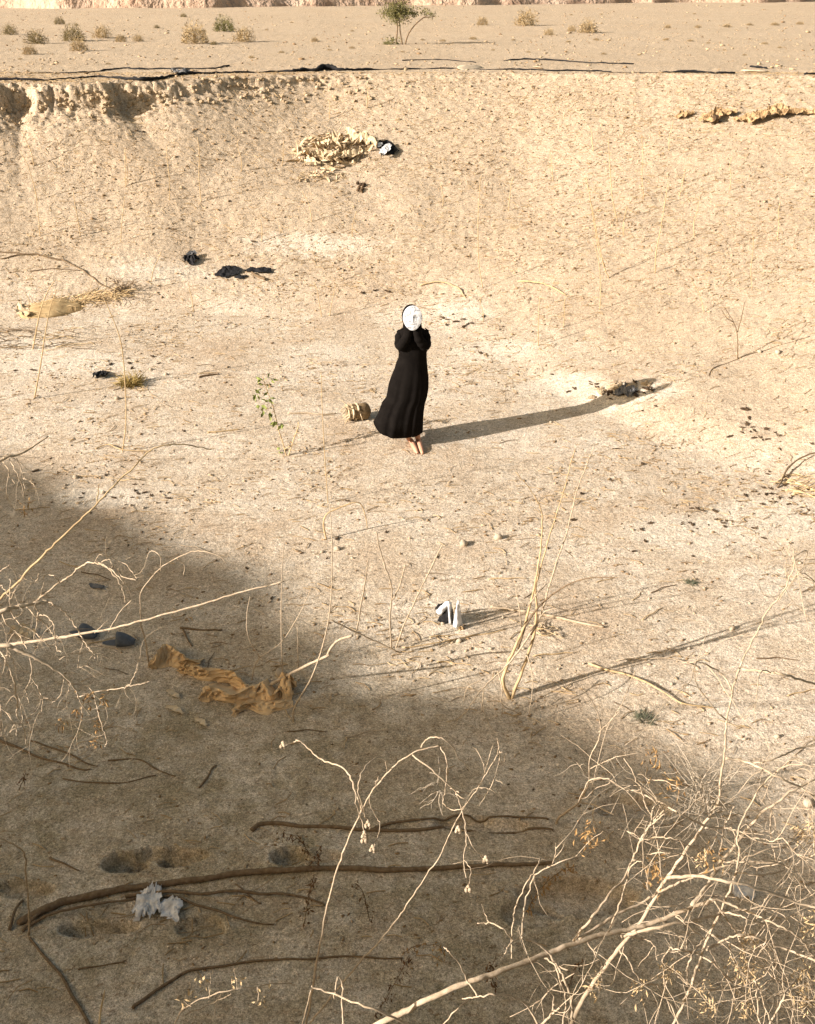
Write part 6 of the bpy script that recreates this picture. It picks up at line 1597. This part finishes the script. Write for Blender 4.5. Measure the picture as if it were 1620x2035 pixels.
# ------------------------------------------------------------------ uncountable litter on the ground
def litter():
    X = rng.uniform(-9, 12, 150000); Y = rng.uniform(3.4, 22.3, 150000)
    keep = np.abs(X) < 0.42 * (Y * .88 + 2.2) + .3
    X, Y = X[keep], Y[keep]
    dens = 0.40 + 1.2 * N1(X * .9, Y * .9) + 0.9 * N2(X * 2.5, Y * 2.5)
    dens = dens + .75 * sm(13, 17, Y) - .30 * sm(7, 5, Y)
    k2 = rng.random(len(X)) < np.clip(dens * .55, .05, 1)
    X, Y = X[k2], Y[k2]
    Z = height(X, Y)
    n = len(X)
    u = rng.random(n)
    base = np.array(ICO[1][0]); faces = np.array(ICO[1][1])
    def lumps(sel, name, mat, lab, k=1.0):
        x, y, z = X[sel], Y[sel], Z[sel]; m = len(x)
        s_ = np.minimum(rng.lognormal(-5.0, .55, m), .004 + .0013 * y) * k
        a = rng.normal(.25, .8, m)
        jit = 1 + rng.uniform(-.35, .35, (m, len(base), 1))
        V = base[None] * jit * np.array([1.5, .8, .6]) * s_[:, None, None]
        c, q = np.cos(a)[:, None], np.sin(a)[:, None]
        W = np.stack([V[..., 0] * c - V[..., 1] * q + x[:, None], V[..., 0] * q + V[..., 1] * c + y[:, None], V[..., 2] + (z + s_ * .25)[:, None]], -1)
        Fc = (faces[None] + (np.arange(m) * len(base))[:, None, None]).reshape(-1, 3)
        raw(name, W.reshape(-1, 3), Fc, mat, lab)
    def straws(sel, name, mat, lab):
        x, y, z = X[sel], Y[sel], Z[sel]; m = len(x)
        l = rng.uniform(.03, .15, m); a = rng.normal(.15, .6, m); w = rng.uniform(.0015, .0038, m)
        dx, dy = np.cos(a), np.sin(a)
        bend = rng.normal(0, .12, m) * l
        pts = []
        for t_ in (0, .5, 1):
            px = x + dx * l * (t_ - .5) - dy * bend * (1 - abs(2 * t_ - 1)); py = y + dy * l * (t_ - .5) + dx * bend * (1 - abs(2 * t_ - 1))
            pz = height(px, py) + .004 + .006 * (t_ == .5)
            pts.append((px, py, pz))
        vs = []
        for (px, py, pz) in pts:
            vs += [np.stack([px - dy * w, py + dx * w, pz], -1), np.stack([px + dy * w, py - dx * w, pz], -1), np.stack([px, py, pz + w * 1.6], -1)]
        V = np.stack(vs, 1)
        f = []
        for i in range(2):
            for k in range(3):
                k2_ = (k + 1) % 3
                f += [(i * 3 + k, i * 3 + k2_, (i + 1) * 3 + k2_), (i * 3 + k, (i + 1) * 3 + k2_, (i + 1) * 3 + k)]
        Fc = (np.array(f)[None] + (np.arange(m) * 9)[:, None, None]).reshape(-1, 3)
        raw(name, V.reshape(-1, 3), Fc, mat, lab)
    def raw(name, V, Fc, mat, lab):
        me = bpy.data.meshes.new(name)
        me.vertices.add(len(V)); me.vertices.foreach_set('co', V.reshape(-1).astype(np.float32))
        me.loops.add(len(Fc) * 3); me.loops.foreach_set('vertex_index', Fc.reshape(-1).astype(np.int32))
        me.polygons.add(len(Fc)); me.polygons.foreach_set('loop_start', (np.arange(len(Fc)) * 3).astype(np.int32))
        me.update(); me.validate()
        me.materials.append(M[mat])
        o = bpy.data.objects.new(name, me); COL.objects.link(o)
        tag(o, lab, "litter", None, 'stuff')
    big = (X, Y, Z)
    lumps(u < .40, 'plant_litter', 'chip2', "dark plant crumbs strewn over the sand of the pit")
    lumps((u >= .40) & (u < .62), 'grit', 'clod', "small earth crumbs strewn over the pit", 1.1)
    straws(u >= .62, 'straw_litter', 'straw2', "short bits of dry straw strewn over the pit")
    Y = 22.4 * np.exp(rng.uniform(0, 1.25, 16000)); X = rng.uniform(-1, 1, 16000) * .44 * (Y * .88 + 2.2)
    kk = N1(X * .5, Y * .25) + .8 * N2(X * 1.7, Y * .9) + rng.uniform(-.5, .5, len(X)) > .05
    X, Y = X[kk], Y[kk]; Z = height(X, Y); n = len(X)
    lumps(rng.random(n) < .55, 'gravel', 'clod', "gravel scattered over the far plain", 1.9)
    lumps(rng.random(n) < .35, 'plant_litter', 'chip2', "dark plant crumbs scattered over the far plain", 1.7)
M['chip2'] = simple("brown_crumbs", (0.34, 0.235, 0.13), scale=3, c2=(0.15, 0.098, 0.052), bump=0)
M['straw2'] = simple("straw_bits", (0.58, 0.44, 0.25), scale=2.5, c2=(0.24, 0.15, 0.07), bump=0)
litter()
